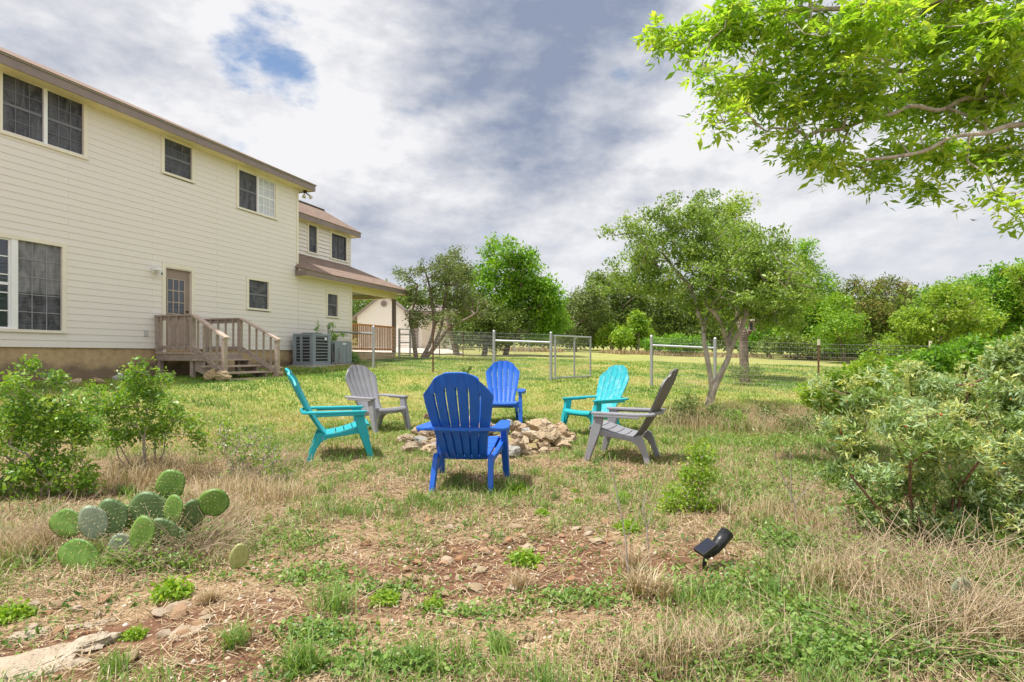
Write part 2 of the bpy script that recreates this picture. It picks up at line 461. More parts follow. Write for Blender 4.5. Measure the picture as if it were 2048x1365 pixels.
# wing roof
oe, te, ze = -.90, 9.30, 5.80; zr = ze+.18
k = 1.0; rz = .74
a = (TE, oe+.02, zr); b = (te+.02, oe+.02, zr); c = (te-k, oe-k, zr+rz); d = (TE, oe-k, zr+rz)
e = (te+.02, oe-2*k-.1, zr); g = (TE, oe-2*k-.1, zr)
w = roof_part('roof', [[a, b, c, d], [b, e, c], [e, g, d, c]], M['shingle']); w['label'] = 'small hip roof over the set-back upper wall'
mb = MB(); mb.hbox(TE+.005, te, oe-.028, oe, ze-.012, ze+.165); mb.hbox(te-.028, te, oe-2*k-.1, oe-.03, ze-.012, ze+.165)
mb.build('fascia', M['taupe'], house)
mb = MB(); mb.hbox(TE+.005, te-.03, -1.2, oe-.031, ze, ze+.01); mb.hbox(TWE+.013, te-.03, oe-2*k, -1.201, ze, ze+.01)
mb.build('soffit', M['soffit'], house)
mb = MB(); mb.tube([L(TE, oe-k, zr+rz+.005), L(te-k, oe-k, zr+rz+.005)], .05, 6); mb.build('ridge_cap', simple('dark_ridge_cap', (.07, .055, .05), .9), house)
# pent roof over the porch
oe, t0, te, ze = .45, 4.46, 10.93, 3.605
zr = ze+.165; zt = 4.62
a = (t0-.015, oe+.02, zr); b = (te+.02, oe+.02, zr); c = (TWE, -1.2, zt); d = (TE+.30, -1.2, zt)
w = roof_part('roof', [[a, b, c, d], [b, (te+.02, -3.6, zr), (TWE, -3.2, zt), c], [(t0-.012, .0, zr+.1), a, d, (TE+.01, -.3, zr+.36)]], M['shingle'])
w['label'] = 'low pent roof over the porch'
mb = MB(); mb.hbox(t0, te, oe-.028, oe, ze-.012, ze+.155); mb.hbox(te-.028, te, -3.6, oe-.03, ze-.012, ze+.155); mb.hbox(t0, t0+.028, .016, oe-.03, ze-.012, ze+.155)
mb.build('fascia', M['taupe'], house)
mb = MB(); mb.hbox(t0+.03, te-.03, .016, oe-.031, ze+.001, ze+.012)
mb.build('soffit', M['soffit'], house)
mb = MB(); mb.hbox(TL+.013, te-.03, -3.6, -.06, ze+.003, ze+.014)
mb.build('porch_ceiling', simple('porch_ceiling_paint', (.30, .34, .28), .6), house)
mb = MB(); mb.hbox(TL+.014, 10.47, -.12, .012, ze-.20, ze); mb.hbox(10.35, 10.47, -3.5, -.121, ze-.16, ze)
mb.build('porch_beam', M['soffit'], house)
mb = MB(); mb.hbox(10.36, 10.48, -.13, .0, 1.21, ze-.2)
mb.build('porch_post', M['taupe'], house)
mb = MB(); siding(mb, TL+.02, 10.1, -2.0, 1.215, ze, []); mb.hbox(TL, 10.08, -3.5, -2.05, 1.213, ze-.002)
w = mb.build('wall', M['siding'], house); w['label'] = 'wall at the back of the porch'
mb = MB(); mb.hbox(10.06, 10.16, -2.06, -1.97, 1.213, ze-.002); mb.build('corner_board', M['white'], house)
# porch railing, stained orange-brown
rail = MB(); rail.hbox(TL+.03, 10.35, -.075, -.035, 2.21, 2.28); rail.hbox(TL+.03, 10.35, -.07, -.04, 1.31, 1.38)
ro = rail.build('porch_railing', M['redwood'], house)
n = 25; bl = MB()
for i in range(n):
    t = TL+.06+i*(10.33-TL-.06)/(n-1)
    bl.hbox(t-.02, t+.02, -.033, .002, 1.28, 2.25)
bl.build('baluster_row', M['redwood'], ro)

# windows: trim, sash or screen, muntins
def window(key, o, opn, kind, parent=house):
    t0, t1, z0, z1 = opn
    f = MB(); tw = .085
    f.hbox(t0-tw, t0, o-.03, o+.026, z0, z1+tw); f.hbox(t1, t1+tw, o-.03, o+.026, z0, z1+tw)
    f.hbox(t0+.0005, t1-.0005, o-.03, o+.026, z1, z1+tw-.002)
    fr = f.build('window', M['trim'], parent)
    s = MB(); s.hbox(t0-tw-.015, t1+tw+.015, o-.03, o+.045, z0-.055, z0-.0005); s.build('window_sill', M['trim'], fr)
    return fr
def pane(fr, t0, t1, z0, z1, o, mat, name='pane'):
    s = MB(); s.hbox(t0, t1, o-.05, o-.035, z0, z1); return s.build(name, mat, fr)
def grid(fr, t0, t1, z0, z1, o, cols, rows, mat, w=.018, oo=.0, mid=True):
    s = MB()
    for i in range(1, cols): t = t0+(t1-t0)*i/cols; s.hbox(t-w/2, t+w/2, o-.034+oo, o-.026+oo, z0, z1)
    for j in range(1, rows):
        z = z0+(z1-z0)*j/rows; s.hbox(t0, t1, o-.0335+oo, o-.0255+oo, z-w/2, z+w/2)
    if mid: z = (z0+z1)/2; s.hbox(t0, t1, o-.033+oo, o-.022+oo, z-.025, z+.025)
    return s.build('muntins', mat, fr)
def sash(fr, t0, t1, z0, z1, o, mat, w=.035):
    s = MB(); s.hbox(t0, t0+w, o-.034, o-.012, z0, z1); s.hbox(t1-w, t1, o-.034, o-.012, z0, z1)
    s.hbox(t0+w, t1-w, o-.034, o-.012, z0, z0+w); s.hbox(t0+w, t1-w, o-.034, o-.012, z1-w, z1)
    return s.build('frame', mat, fr)
def mull(fr, ta, tb, z0, z1, o, mat):
    s = MB(); s.hbox(ta, tb, o-.034, o+.012, z0, z1); s.build('mullion', mat, fr)
a = OPEN['w1']; fr = window('w1', 0, a, 0); tm0, tm1 = wall_t(87), wall_t(94.5)
for x0, x1 in ((a[0], tm0), (tm1, a[1])):
    pane(fr, x0, x1, a[2], a[3], 0, M['screen'], 'solar_screen'); grid(fr, x0, x1, a[2], a[3], 0, 3, 4, M['muntin'], .012)
mull(fr, tm0, tm1, a[2], a[3], 0, M['white'])
for key in ('w2', 'w5', 'w6'):
    a = OPEN[key]; fr = window(key, 0, a, 0); pane(fr, *a, 0, M['screen'], 'solar_screen'); grid(fr, *a, 0, 3 if key != 'w6' else 2, 4, M['muntin'], .010)
a = OPEN['w3']; fr = window('w3', 0, a, 0); tm0, tm1 = wall_t(514), wall_t(517)
pane(fr, a[0], tm0, a[2], a[3], 0, M['screen'], 'solar_screen'); grid(fr, a[0], tm0, a[2], a[3], 0, 1, 1, M['muntin'])
pane(fr, tm1, a[1], a[2], a[3], 0, M['skypane']); grid(fr, tm1, a[1], a[2], a[3], 0, 3, 4, M['white'], .022); sash(fr, tm1, a[1], a[2], a[3], 0, M['white'], .03)
mull(fr, tm0, tm1, a[2], a[3], 0, M['white'])
a = OPEN['w4']; fr = window('w4', 0, a, 0); tm0, tm1 = wall_t(22), wall_t(35.5)
zm = a[2]+(a[3]-a[2])*.42
pane(fr, a[0], tm0, a[2], a[3], 0, M['pane']); grid(fr, a[0], tm0, a[2], a[3], 0, 3, 5, M['white'], .02); sash(fr, a[0], tm0, a[2], a[3], 0, M['white'])
pane(fr, tm1, a[1], zm, a[3], 0, M['screenlight'], 'solar_screen'); pane(fr, tm1, a[1], a[2], zm-.002, 0, M['screen'], 'solar_screen')
grid(fr, tm1, a[1], a[2], a[3], 0, 3, 5, simple('pale_muntin_behind_screen', (.27, .27, .29), .6), .016, mid=False)
mull(fr, tm0, tm1, a[2], a[3], 0, M['white'])
for key in ('w7', 'w8'):
    a = OPW[key]; fr = window(key, -1.2, a, 0); pane(fr, *a, -1.2, M['screen'], 'solar_screen')
    grid(fr, *a, -1.2, 1 if key == 'w7' else 2, 2 if key == 'w7' else 1, M['black'] if key == 'w8' else M['muntin'], .05 if key == 'w8' else .02, mid=False)
    sash(fr, *a, -1.2, M['black'] if key == 'w8' else M['muntin'], .03)
# door
t0, t1, z0, z1 = OPEN['door']
f = MB(); tw = .095
f.hbox(t0-tw, t0, -.06, .028, z0, z1+tw); f.hbox(t1, t1+tw, -.06, .028, z0, z1+tw); f.hbox(t0+.0005, t1-.0005, -.06, .028, z1, z1+tw-.002)
dr = f.build('door', M['trim'], house)
dp = MB(); dp.hbox(t0, t1, -.09, -.055, z0, z1)
dp.build('door_panel', M['taupe'].copy(), dr).data.materials[0] = simple('taupe_door_paint', (.30, .23, .195), .5, .06, 4)
W_ = t1-t0
g0, g1, gz0, gz1 = t0+.12*W_, t1-.22*W_, z0+(z1-z0)*.46, z1-.26
s = MB(); s.hbox(g0, g1, -.054, -.050, gz0, gz1); s.build('glass', M['pane'], dr)
s = MB()
for i in range(4): t = g0+(g1-g0)*i/3; s.hbox(t-.011, t+.011, -.0535, -.036, gz0-.011, gz1+.011)
for j in range(4): z = gz0+(gz1-gz0)*j/3; s.hbox(g0, g1, -.0530, -.037, z-.010, z+.010)
s.build('muntins', simple('tan_muntin', (.44, .36, .30), .5), dr)
s = MB()
for c0 in (g0, (g0+g1)/2+.02): s.hbox(c0, c0+(g1-g0)/2-.02, -.054, -.047, z0+.18, gz0-.16)
s.build('raised_panel', simple('taupe_raised_panel', (.33, .25, .21), .5), dr)
s = MB(); s.tube([L(t1-.07, -.055, 2.02), L(t1-.07, -.02, 2.02), L(t1-.07, .005, 2.02)], [.012, .03, .022], 10); s.build('handle', M['brass'], dr, True)
s = MB(); s.tube([L(t1-.07, -.055, 2.19), L(t1-.07, -.03, 2.19)], .025, 10); s.build('deadbolt', M['brass'], dr, True)
# outlet box by the steps, security light by the door, floodlights under the eave
s = MB(); tt = wall_t(291); s.hbox(tt-.035, tt+.035, .012, .05, wall_z(291, 672), wall_z(291, 661)); s.build('outlet_box', simple('grey_outlet_cover', (.5, .5, .48), .5), house)
tl, zl = wall_t(306), wall_z(306, 541)
s = MB(); s.hbox(tl-.05, tl+.05, .012, .05, zl-.06, zl+.06); s.hbox(tl-.06, tl+.08, .06, .20, zl-.01, zl+.06); s.tube([L(tl, .05, zl+.02), L(tl, .1, zl+.03)], .02, 8)
sl = s.build('security_light', M['white'], house, bevel=.006)
s = MB(); tm = tl+.09; s.hbox(tm-.03, tm+.05, .05, .15, zl-.11, zl-.03); s.tube([L(tm, .03, zl-.02), L(tm, .09, zl-.05)], .018, 8); s.build('sensor', M['white'], sl, bevel=.01)
s = MB(); s.hbox(tm-.005, tm+.035, .151, .156, zl-.095, zl-.045); s.build('sensor_lens', M['black'], sl)
pc = (4.78, .12)
s = MB(); s.tube([L(pc[0], pc[1], ZE), L(pc[0], pc[1], ZE-.05)], .06, 10); s.tube([L(pc[0], pc[1], ZE-.04), L(pc[0]-.06, pc[1]+.03, ZE-.13)], .022, 6); s.tube([L(pc[0], pc[1], ZE-.04), L(pc[0]+.05, pc[1]+.09, ZE-.13)], .022, 6)
fl = s.build('floodlight', M['brass'], house)
for dx, dy in ((-.06, .03), (.05, .09)):
    s = MB(); a = Vector(L(pc[0]+dx, pc[1]+dy, ZE-.11)); dd = Vector((dx*.9, -dy*1.0, -.12)).normalized()
    s.tube([a, a+dd*.05, a+dd*.13, a+dd*.15], [.025, .035, .065, .06], 12); s.build('bulb', simple('clear_flood_bulb', (.62, .60, .55), .15), fl, True)

# ---------------------------------------------------------------- wooden steps
st = empty('wooden_steps', (P0[0], P0[1], HZ), HROT, 'taupe painted wooden landing and steps with railings under the back door', 'steps')
LA, LB, LO, DK = -.24, 1.14, 1.17, 1.165     # along the wall from, to; outward depth; deck height
s = MB()
nb = 8
for i in range(nb):
    o0 = .03+i*(LO+.03-.03)/nb; s.hbox(LA-.05, LB+.05, o0, o0+(LO)/nb-.008, DK-.035, DK)
s.build('landing_boards', M['decktop'], st)
s = MB(); s.hbox(LA-.03, LB+.03, LO-.02, LO+.02, DK-.19, DK-.037); s.hbox(LA-.03, LA+.01, .03, LO-.021, DK-.19, DK-.037); s.hbox(LB-.01, LB+.03, .03, LO-.021, DK-.19, DK-.037)
s.build('rim_joist', M['deck'], st)
for t in (LA+.04, LB-.04):
    for o in (.08, LO-.07):
        s = MB(); p = W(t, o, 0); s.hbox(t-.045, t+.045, o-.045, o+.045, gz(p.x, p.y)-.05, DK-.19 if o < .5 else DK-.19); s.build('support_post', M['deck'], st)
NT = 4; run = .265; rise = .150
treads = []
for i in range(NT):
    o0 = LO+.03+i*run; z = DK-(i+1)*rise
    s = MB(); s.hbox(LA-.07, LB+.07, o0, o0+run+.02, z-.04, z); s.build('tread', M['decktop'], st)
for t in (LA+.03, LB-.03):
    s = MB(); o1 = LO+.021
    outl = [(o1, DK-.19), (o1, DK-rise-.041)]
    for i in range(NT):
        z = DK-(i+1)*rise-.041; outl += [(o1+i*run+.01, z), (o1+(i+1)*run, z)]
    outl += [(o1+NT*run, DK-NT*rise-.16), (o1+NT*run-.12, DK-NT*rise-.16), (o1+.03, DK-.42)]
    s.prism(outl, lambda p, k: L(t-.02+.04*k, p[0], p[1])); s.build('stringer', M['deck'], st)
TOPH = .87
on_ = LO+.03+NT*run-.06; zn = .50
for t, near in ((LA+.0, 1), (LB-.0, 0)):
    for o, zb, zt in ((.06, DK+.0005, DK+TOPH-.03), (LO-.03, DK+.0005, DK+TOPH-.03), (on_, DK-NT*rise-.2, DK-NT*rise+.90)):
        if o == on_: tt = t+(-.115 if near else .115)
        else: tt = t
        s = MB(); s.hbox(tt-.045, tt+.045, o-.045, o+.045, zb, zt); s.build('post', M['deck'], st)
    tr = t
    s = MB(); s.hbox(tr-.07, tr+.07, .02, LO+.01, DK+TOPH-.03, DK+TOPH+.008)
    r1 = s.build('handrail', M['deck'], st)
    s = MB(); a = L(tr, LO+.0, DK+TOPH-.01); b = L(t+(-.115 if near else .115), on_+.07, DK-NT*rise+.915)
    s.beam(a, b, .14, .038); s.build('handrail', M['decktop'], st)
    for za, zb_ in ((DK+TOPH-.12, DK+TOPH-.031), (DK+.07, DK+.16)):
        s = MB(); s.hbox(tr-.02, tr+.02, .105, LO-.076, za, zb_); s.build('rail_board', M['deck'], st)
    s = MB(); off = -.05 if near else .05
    s.beam(L(tr+off*.6, LO+.02, DK+.10), L(t+(-.115 if near else .115)*.9, on_-.05, DK-NT*rise+.14), .04, .09); s.build('rail_board', M['deck'], st)
    for i in range(4):
        o = .22+i*(LO-.33)/3.4
        s = MB(); s.hbox(tr-.058, tr-.021, o-.018, o+.018, DK+.045, DK+TOPH-.031); s.build('baluster', M['deck'], st)
    for i in range(4):
        f = (i+1)/5.0; o = LO+(on_-LO)*f; zt = DK+TOPH+(DK-NT*rise+.91-DK-TOPH)*f
        s = MB(); tb = tr+(-.115 if near else .115)*f*.8+off
        s.hbox(tb-.018, tb+.018, o-.018, o+.018, zt-.80, zt-.03); s.build('baluster', M['deck'], st)

# ---------------------------------------------------------------- air conditioners
def ac_mat(c): return simple('grey_enamel', c, .4, .06, 3)
acg, acg2, acd = ac_mat((.25, .29, .33)), ac_mat((.30, .36, .38)), simple('dark_condenser_coil', (.035, .037, .042), .6, .3, 40)
def pad(cx, cy, hs, rz, z):
    s = MB(); s.box(-hs, hs, -hs, hs, -.12, .0)
    return s
def ac_unit(px, Y, w, h, rz, label, louvred):
    x = (px-CX)/F*Y; z = gz(x, Y)+.03
    e = empty('air_conditioner', (x, Y, z), rz, label, 'air conditioner')
    s = MB(); s.box(-w/2-.08, w/2+.08, -w/2-.08, w/2+.08, -.14, .02); s.build('base_slab', simple('pale_concrete_slab', (.45, .41, .36), .9, .2, 8), e)
    s = MB(); h2 = w/2
    if louvred:
        s.box(-h2, h2, -h2, h2, .022, .10); s.box(-h2, h2, -h2, h2, h-.07, h)
        for sx in (-1, 1):
            for sy in (-1, 1): s.box(sx*h2-.13*(sx > 0), sx*h2+.13*(sx < 0), sy*h2-.13*(sy > 0), sy*h2+.13*(sy < 0), .10, h-.07)
        s.build('cabinet', acg, e, bevel=.012)
        s = MB(); q = h2-.04; s.box(-q, q, -q, q, .09, h-.06); s.build('coil', acd, e)
        s = MB()
        for k in range(9):
            z0 = .12+k*(h-.22)/8.0
            for sy in (-1, 1): s.box(-h2+.125, h2-.125, sy*(h2-.012)-.010, sy*(h2-.012)+.010, z0-.012, z0+.014)
            for sx in (-1, 1): s.box(sx*(h2-.012)-.010, sx*(h2-.012)+.010, -h2+.125, h2-.125, z0-.012, z0+.014)
        for sy in (-1, 1):
            for x0 in (-.02, ): s.box(x0-.09, x0+.0, sy*(h2-.016)-.008, sy*(h2-.016)+.008, .1, h-.07)
        s.build('louvres', acg, e)
        s = MB(); s.tube([(0, 0, h-.001), (0, 0, h+.03)], [h2*.8, h2*.72], 20); s.build('fan_guard', acd, e)
        s = MB(); s.tube([(h2+.006, .16, h*.84), (h2-.02, .16, h*.84)], .045, 12); s.build('badge', M['white'], e)
    else:
        s.box(-h2, h2, -h2, h2, .03, h)
        s.build('cabinet', acg2, e, bevel=.015)
        s = MB()
        for k in range(4):
            x0 = -.05+k*.11; s.box(x0, x0+.045, -h2-.014, -h2-.0005, .06, h-.05)
        s.build('rib', acg2, e)
        s = MB(); s.box(-h2-.004, -h2+.0, -h2+.05, h2-.08, .08, h-.08); s.box(-h2+.02, -h2+.09, -h2-.004, -h2+.0, .08, h-.08); s.build('grille', acd, e)
        s = MB(); s.box(h2-.26, h2-.14, -h2-.018, -h2-.015, h-.13, h-.06); s.build('badge', M['white'], e)
    return e
ac_unit(624, 17.7, .80, .98, R(-23), 'tall grey louvred air conditioner standing nearest the wooden steps', True)
ac_unit(679, 18.7, .60, .76, R(28), 'lower grey-green ribbed air conditioner beside the porch railing', False)
# ================================================================ chairs
def plastic(name, c, blotch=None):
    m, nt, out = new_mat(name)
    p = nt.nodes.new('ShaderNodeBsdfPrincipled')
    n = noise_tex(nt, 5, 5, .65); n2 = noise_tex(nt, 70, 4, .7)
    cc = mixc(nt, mth(nt, 'MULTIPLY', mrange(nt, n, .4, .75), .22), c, tuple(min(1, x*1.25+.04) for x in c))
    if blotch:
        n3 = noise_tex(nt, 9, 6, .7, dist=.6)
        cc = mixc(nt, mth(nt, 'MULTIPLY', mrange(nt, n3, .47, .66), .55), cc, blotch)  # random pale blotches over the resin colour
    cc = mixc(nt, mth(nt, 'MULTIPLY', mrange(nt, n2, .55, .8), .12), cc, (.30, .26, .2))
    lk(nt, cc, p.inputs['Base Color']); p.inputs['Roughness'].default_value = .42
    p.inputs['Specular IOR Level'].default_value = .4
    lk(nt, bump(nt, n2, .06, .004), p.inputs['Normal'])
    lk(nt, p.outputs[0], out.inputs[0]); return m
BLUE = plastic('bright_blue_resin', (.008, .105, .50)); TEAL = plastic('turquoise_resin', (.012, .36, .40)); GREY = plastic('grey_resin', (.265, .262, .285)); DGREY = plastic('dark_grey_resin', (.175, .16, .155))
GREYB = plastic('grey_resin_back_painted_shade', (.135, .13, .125)); TEALM = plastic('mottled_turquoise_resin', (.02, .38, .44), (.30, .58, .62))  # back of the right grey chair: its shade is put into the resin colour

def lerp_tab(tab, z):
    xs = [a for a, b in tab]; ys = [b for a, b in tab]; return float(np.interp(z, xs, ys))
BACKC = [(-.165, .225), (-.235, .29), (-.30, .385), (-.375, .505), (-.435, .62), (-.49, .73), (-.535, .84), (-.575, .955)]
def back_curve(s):
    n = len(BACKC)-1; k = min(int(s*n), n-1); f = s*n-k
    # Catmull-Rom through the side profile
    P = [Vector(BACKC[max(0, min(n, k+j))]) for j in (-1, 0, 1, 2)]
    return .5*((2*P[1])+(-P[0]+P[2])*f+(2*P[0]-5*P[1]+4*P[2]-P[3])*f*f+(-P[0]+3*P[1]-3*P[2]+P[3])*f**3)
BW = [(.20, .180), (.30, .190), (.40, .203), (.505, .226), (.60, .247), (.70, .265), (.785, .275), (.96, .262)]
def make_backrest():
    NR = 36
    edges = []; slot = []
    gw = .078
    for k in range(6):
        a = -1+k/3.0+(gw/2 if k else 0); b = -1+(k+1)/3.0-(gw/2 if k < 5 else 0)
        edges += [a, a+(b-a)*.12, (a+b)/2, b-(b-a)*.12]; slot += [False]*4
        if k < 5: edges.append(b); slot.append(True)
        else: edges.append(1.0)
    nc = len(edges)
    vs = []; fs = []
    for i in range(NR+1):
        for j, u in enumerate(edges):
            top = 1-.222*abs(u)**2.55
            s = i/NR*top
            c = back_curve(s); w = lerp_tab(BW, c.y); seam = -.007 if (i >= NR-5 and 0 < j < nc-1 and (slot[j] or slot[j-1])) else 0
            k = min(5, int((u+1)*3-1e-6)); fu = (u+1)*3-k
            rib = .013*(1-(2*fu-1)**2)-.002
            vs.append((u*w, c.x+.055*u*u*(.35+.65*s)+rib+seam, c.y))
    for i in range(NR):
        for j in range(nc-1):
            if slot[j]:
                s = i/NR
                if 2 <= i < NR-5 and not (15 <= i < 16): continue
            a = i*nc+j; fs.append((a, a+1, a+nc+1, a+nc))
    me = bpy.data.meshes.new('backrest'); me.from_pydata(vs, [], fs)
    bm = bmesh.new(); bm.from_mesh(me); bmesh.ops.recalc_face_normals(bm, faces=bm.faces)
    # groove lines of the solid top band
    bmesh.ops.solidify(bm, geom=bm.faces[:], thickness=.020)
    bmesh.ops.recalc_face_normals(bm, faces=bm.faces)
    bm.to_mesh(me); bm.free(); me.shade_smooth(); smooth_by_angle(me, 40); return me
def make_seat():
    s = MB()
    prof = [(.30, .335), (.285, .362), (.25, .368), (.19, .352), (.12, .328), (.05, .305), (-.02, .287), (-.09, .272), (-.17, .262)]
    def pz(y): return float(np.interp(y, [p[0] for p in prof[::-1]], [p[1] for p in prof[::-1]]))
    def hw(y): return .195+.048*(y+.17)/.47
    cuts = [(.300, .205), (.197, .118), (.110, .031), (.023, -.056), (-.064, -.165)]
    for a, b in cuts:
        n = 5; ys = [a+(b-a)*i/n for i in range(n+1)]
        top = []; bot = []
        vs = []; fs = []
        for y in ys:
            z = pz(y); w = hw(y)
            for x in (-w, -w*.5, 0, w*.5, w): vs.append((x, y, z-.010*(1-(x/w)**2)))
        m = len(vs); vs += [(x, y, z-.022) for x, y, z in vs]
        for i in range(n):
            for j in range(4):
                q = i*5+j; fs.append((q, q+1, q+6, q+5)); fs.append((m+q, m+q+5, m+q+6, m+q+1))
        ring = [i for i in range(5)]+[i*5+4 for i in range(1, n+1)]+[n*5+j for j in (3, 2, 1, 0)]+[i*5 for i in range(n-1, 0, -1)]
        for i in range(len(ring)): p, q = ring[i], ring[(i+1) % len(ring)]; fs.append((p, q, m+q, m+p))
        s.add(vs, fs)
    return s.mesh('seat', bevel=.004)
def make_apron():
    s = MB(); pts = [(-.255, .355), (.255, .355)]
    low = [(.255, .20), (.235, .205), (.222, .235), (.205, .262), (.18, .278), (.13, .287), (0, .292)]
    pts += low+[(-x, z) for x, z in low[-2::-1]]
    s.prism(pts, lambda p, k: (p[0], .255-.022*k+.018*(1-(p[0]/.26)**2)+.02*(.355-p[1]), p[1]))
    return s.mesh('front_apron', bevel=.004)
def make_front_leg(sx):
    s = MB()
    rows = [(.487, .125, .225, .262, .312), (.40, .135, .235, .262, .316), (.30, .160, .262, .262, .320), (.18, .205, .285, .264, .322), (.06, .250, .312, .268, .324), (-.012, .272, .326, .270, .326)]
    vs = []; fs = []
    for z, y0, y1, x0, x1 in rows: vs += [(sx*x0, y0, z), (sx*x1, y0, z), (sx*x1, y1, z), (sx*x0, y1, z)]
    for i in range(len(rows)-1):
        for k in range(4): a = i*4+k; b = i*4+(k+1) % 4; fs.append((a, b, b+4, a+4))
    fs += [(0, 1, 2, 3), tuple(len(vs)-4+k for k in (3, 2, 1, 0))]
    s.add(vs, fs); return s.mesh('front_leg', smooth=False, bevel=.007)
def make_rear_leg(sx):
    s = MB()
    o = [(.255, .352), (.17, .335), (.08, .308), (-.01, .285), (-.10, .268), (-.175, .258), (-.225, .285), (-.262, .262), (-.285, .20), (-.310, .12), (-.335, .05), (-.352, -.012), (-.292, -.012),
         (-.278, .05), (-.248, .125), (-.205, .185), (-.14, .222), (-.05, .236), (.05, .250), (.15, .266), (.255, .275)]
    def fn(p, k):
        y, z = p; x = .205+.05*np.clip((y+.17)/.4, 0, 1)+.012*np.clip((.26-z)/.26, 0, 1)
        return (sx*(x+.042*k), y, z)
    s.prism(o, fn); return s.mesh('rear_leg', bevel=.006)
def make_arm(sx):
    s = MB()
    o = [(.205, -.335), (.235, -.385), (.285, -.405), (.335, -.385), (.366, -.335), (.378, -.26), (.374, -.15), (.360, 0), (.346, .13), (.338, .225), (.325, .250), (.262, .250), (.250, .225), (.248, .10), (.246, -.05), (.244, -.17), (.236, -.25), (.215, -.30)]
    s.prism(o, lambda p, k: (sx*p[0], p[1], .487+.024*k+.012*max(0, -p[1]-.1)))
    # turned-down lip along the outer edge
    lip = [(.377, -.26), (.373, -.15), (.359, 0), (.345, .13), (.337, .225)]
    vs = []; fs = []
    for x, y in lip: vs += [(sx*(x-.012), y, .462), (sx*x, y, .462), (sx*x, y, .488), (sx*(x-.012), y, .488)]
    for i in range(len(lip)-1):
        for k in range(4): a = i*4+k; b = i*4+(k+1) % 4; fs.append((a, b, b+4, a+4))
    fs += [(0, 1, 2, 3), tuple(len(vs)-4+k for k in (3, 2, 1, 0))]
    s.add(vs, fs)
    return s.mesh('armrest', bevel=.006)
def make_brace():
    s = MB(); n = 12; vs = []; fs = []
    for i in range(n+1):
        u = -1+2*i/n; x = u*.245; y = -.398+.05*u*u
        vs += [(x, y-.030, .492), (x, y-.004, .492), (x, y-.004, .520), (x, y-.030, .520)]
    for i in range(n):
        for k in range(4): a = i*4+k; b = i*4+(k+1) % 4; fs.append((a, b, b+4, a+4))
    fs += [(0, 1, 2, 3), tuple(len(vs)-4+k for k in (3, 2, 1, 0))]
    s.add(vs, fs); return s.mesh('back_brace', bevel=.004)
CH = [('backrest', make_backrest()), ('seat', make_seat()), ('front_apron', make_apron()), ('back_brace', make_brace())]
for sx in (-1, 1): CH += [('front_leg', make_front_leg(sx)), ('rear_leg', make_rear_leg(sx)), ('armrest', make_arm(sx))]
def chair(x, y, face, mat, label, backmat=None, z=None, sc=1.0):
    """face: unit direction the sitter looks"""
    ang = math.atan2(face[1], face[0])-math.pi/2
    zz = (gz(x, y) if z is None else z)+.006
    e = empty('adirondack_chair', (x, y, zz), ang, label, 'chair', 'adirondack chairs round the fire pit'); e.scale = (sc, sc, sc)
    for nm, me in CH:
        o = link(nm, me, e)
        if not me.materials: me.materials.append(mat)
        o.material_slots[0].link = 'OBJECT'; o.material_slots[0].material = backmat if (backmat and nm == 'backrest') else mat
    return e
chair(-.375, 4.88, (.10, .995), BLUE, 'blue adirondack chair seen from behind, nearest of the six at the fire pit')
chair(-1.87, 6.235, (.95, .31), TEAL, 'turquoise adirondack chair in profile left of the fire pit facing the stones')
chair(-1.93, 8.31, (.78, -.626), GREY, 'light grey adirondack chair on the house side, its slatted front turned to the stones')
chair(-.16, 8.80, (-.02, -1), BLUE, 'blue adirondack chair facing us from the far side of the fire pit')
chair(1.10, 7.86, (-.79, -.61), TEAL, 'turquoise adirondack chair with pale patches on its back, right of the fire pit', TEALM)
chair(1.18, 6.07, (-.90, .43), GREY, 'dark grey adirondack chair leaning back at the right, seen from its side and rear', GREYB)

# ================================================================ rocks
def rock_mat(name, cols, scale=7):
    m, nt, out = new_mat(name)
    p = nt.nodes.new('ShaderNodeBsdfPrincipled')
    oi = nt.nodes.new('ShaderNodeObjectInfo')
    n = noise_tex(nt, scale, 7, .68); n2 = noise_tex(nt, scale*5, 6, .7); n3 = noise_tex(nt, scale*.6, 3, .5, dist=.8)
    c = ramp(nt, mth(nt, 'ADD', mth(nt, 'MULTIPLY', oi.outputs['Random'], .45), mth(nt, 'MULTIPLY', n3, .6)), [(.2, cols[0]), (.45, cols[1]), (.62, cols[2]), (.85, cols[3])])
    c = mixc(nt, mth(nt, 'MULTIPLY', mrange(nt, n, .5, .72), .6), c, cols[4])
    c = mixc(nt, mth(nt, 'MULTIPLY', mrange(nt, n2, .50, .66), .7), c, cols[5])
    lk(nt, c, p.inputs['Base Color']); p.inputs['Roughness'].default_value = .92
    lk(nt, bump(nt, n2, .7, .02), p.inputs['Normal'])
    lk(nt, p.outputs[0], out.inputs[0]); return m
LIME = rock_mat('limestone', [(.30, .19, .11), (.43, .31, .20), (.52, .42, .30), (.33, .16, .075), (.58, .51, .41), (.10, .07, .05)])
TAN = rock_mat('tan_limestone', [(.40, .26, .14), (.50, .38, .24), (.56, .45, .30), (.44, .25, .12), (.62, .52, .38), (.17, .105, .065)])
PEB = rock_mat('field_stone', [(.42, .20, .09), (.52, .31, .17), (.60, .45, .30), (.66, .57, .45), (.58, .38, .22), (.27, .13, .07)], 20)
LEDGE = rock_mat('bedrock', [(.36, .26, .17), (.46, .36, .25), (.52, .44, .33), (.42, .27, .16), (.55, .48, .38), (.19, .13, .085)], 15)
GREYR = rock_mat('grey_limestone', [(.30, .29, .27), (.40, .38, .35), (.45, .43, .39), (.34, .32, .30), (.55, .53, .48), (.13, .12, .11)])
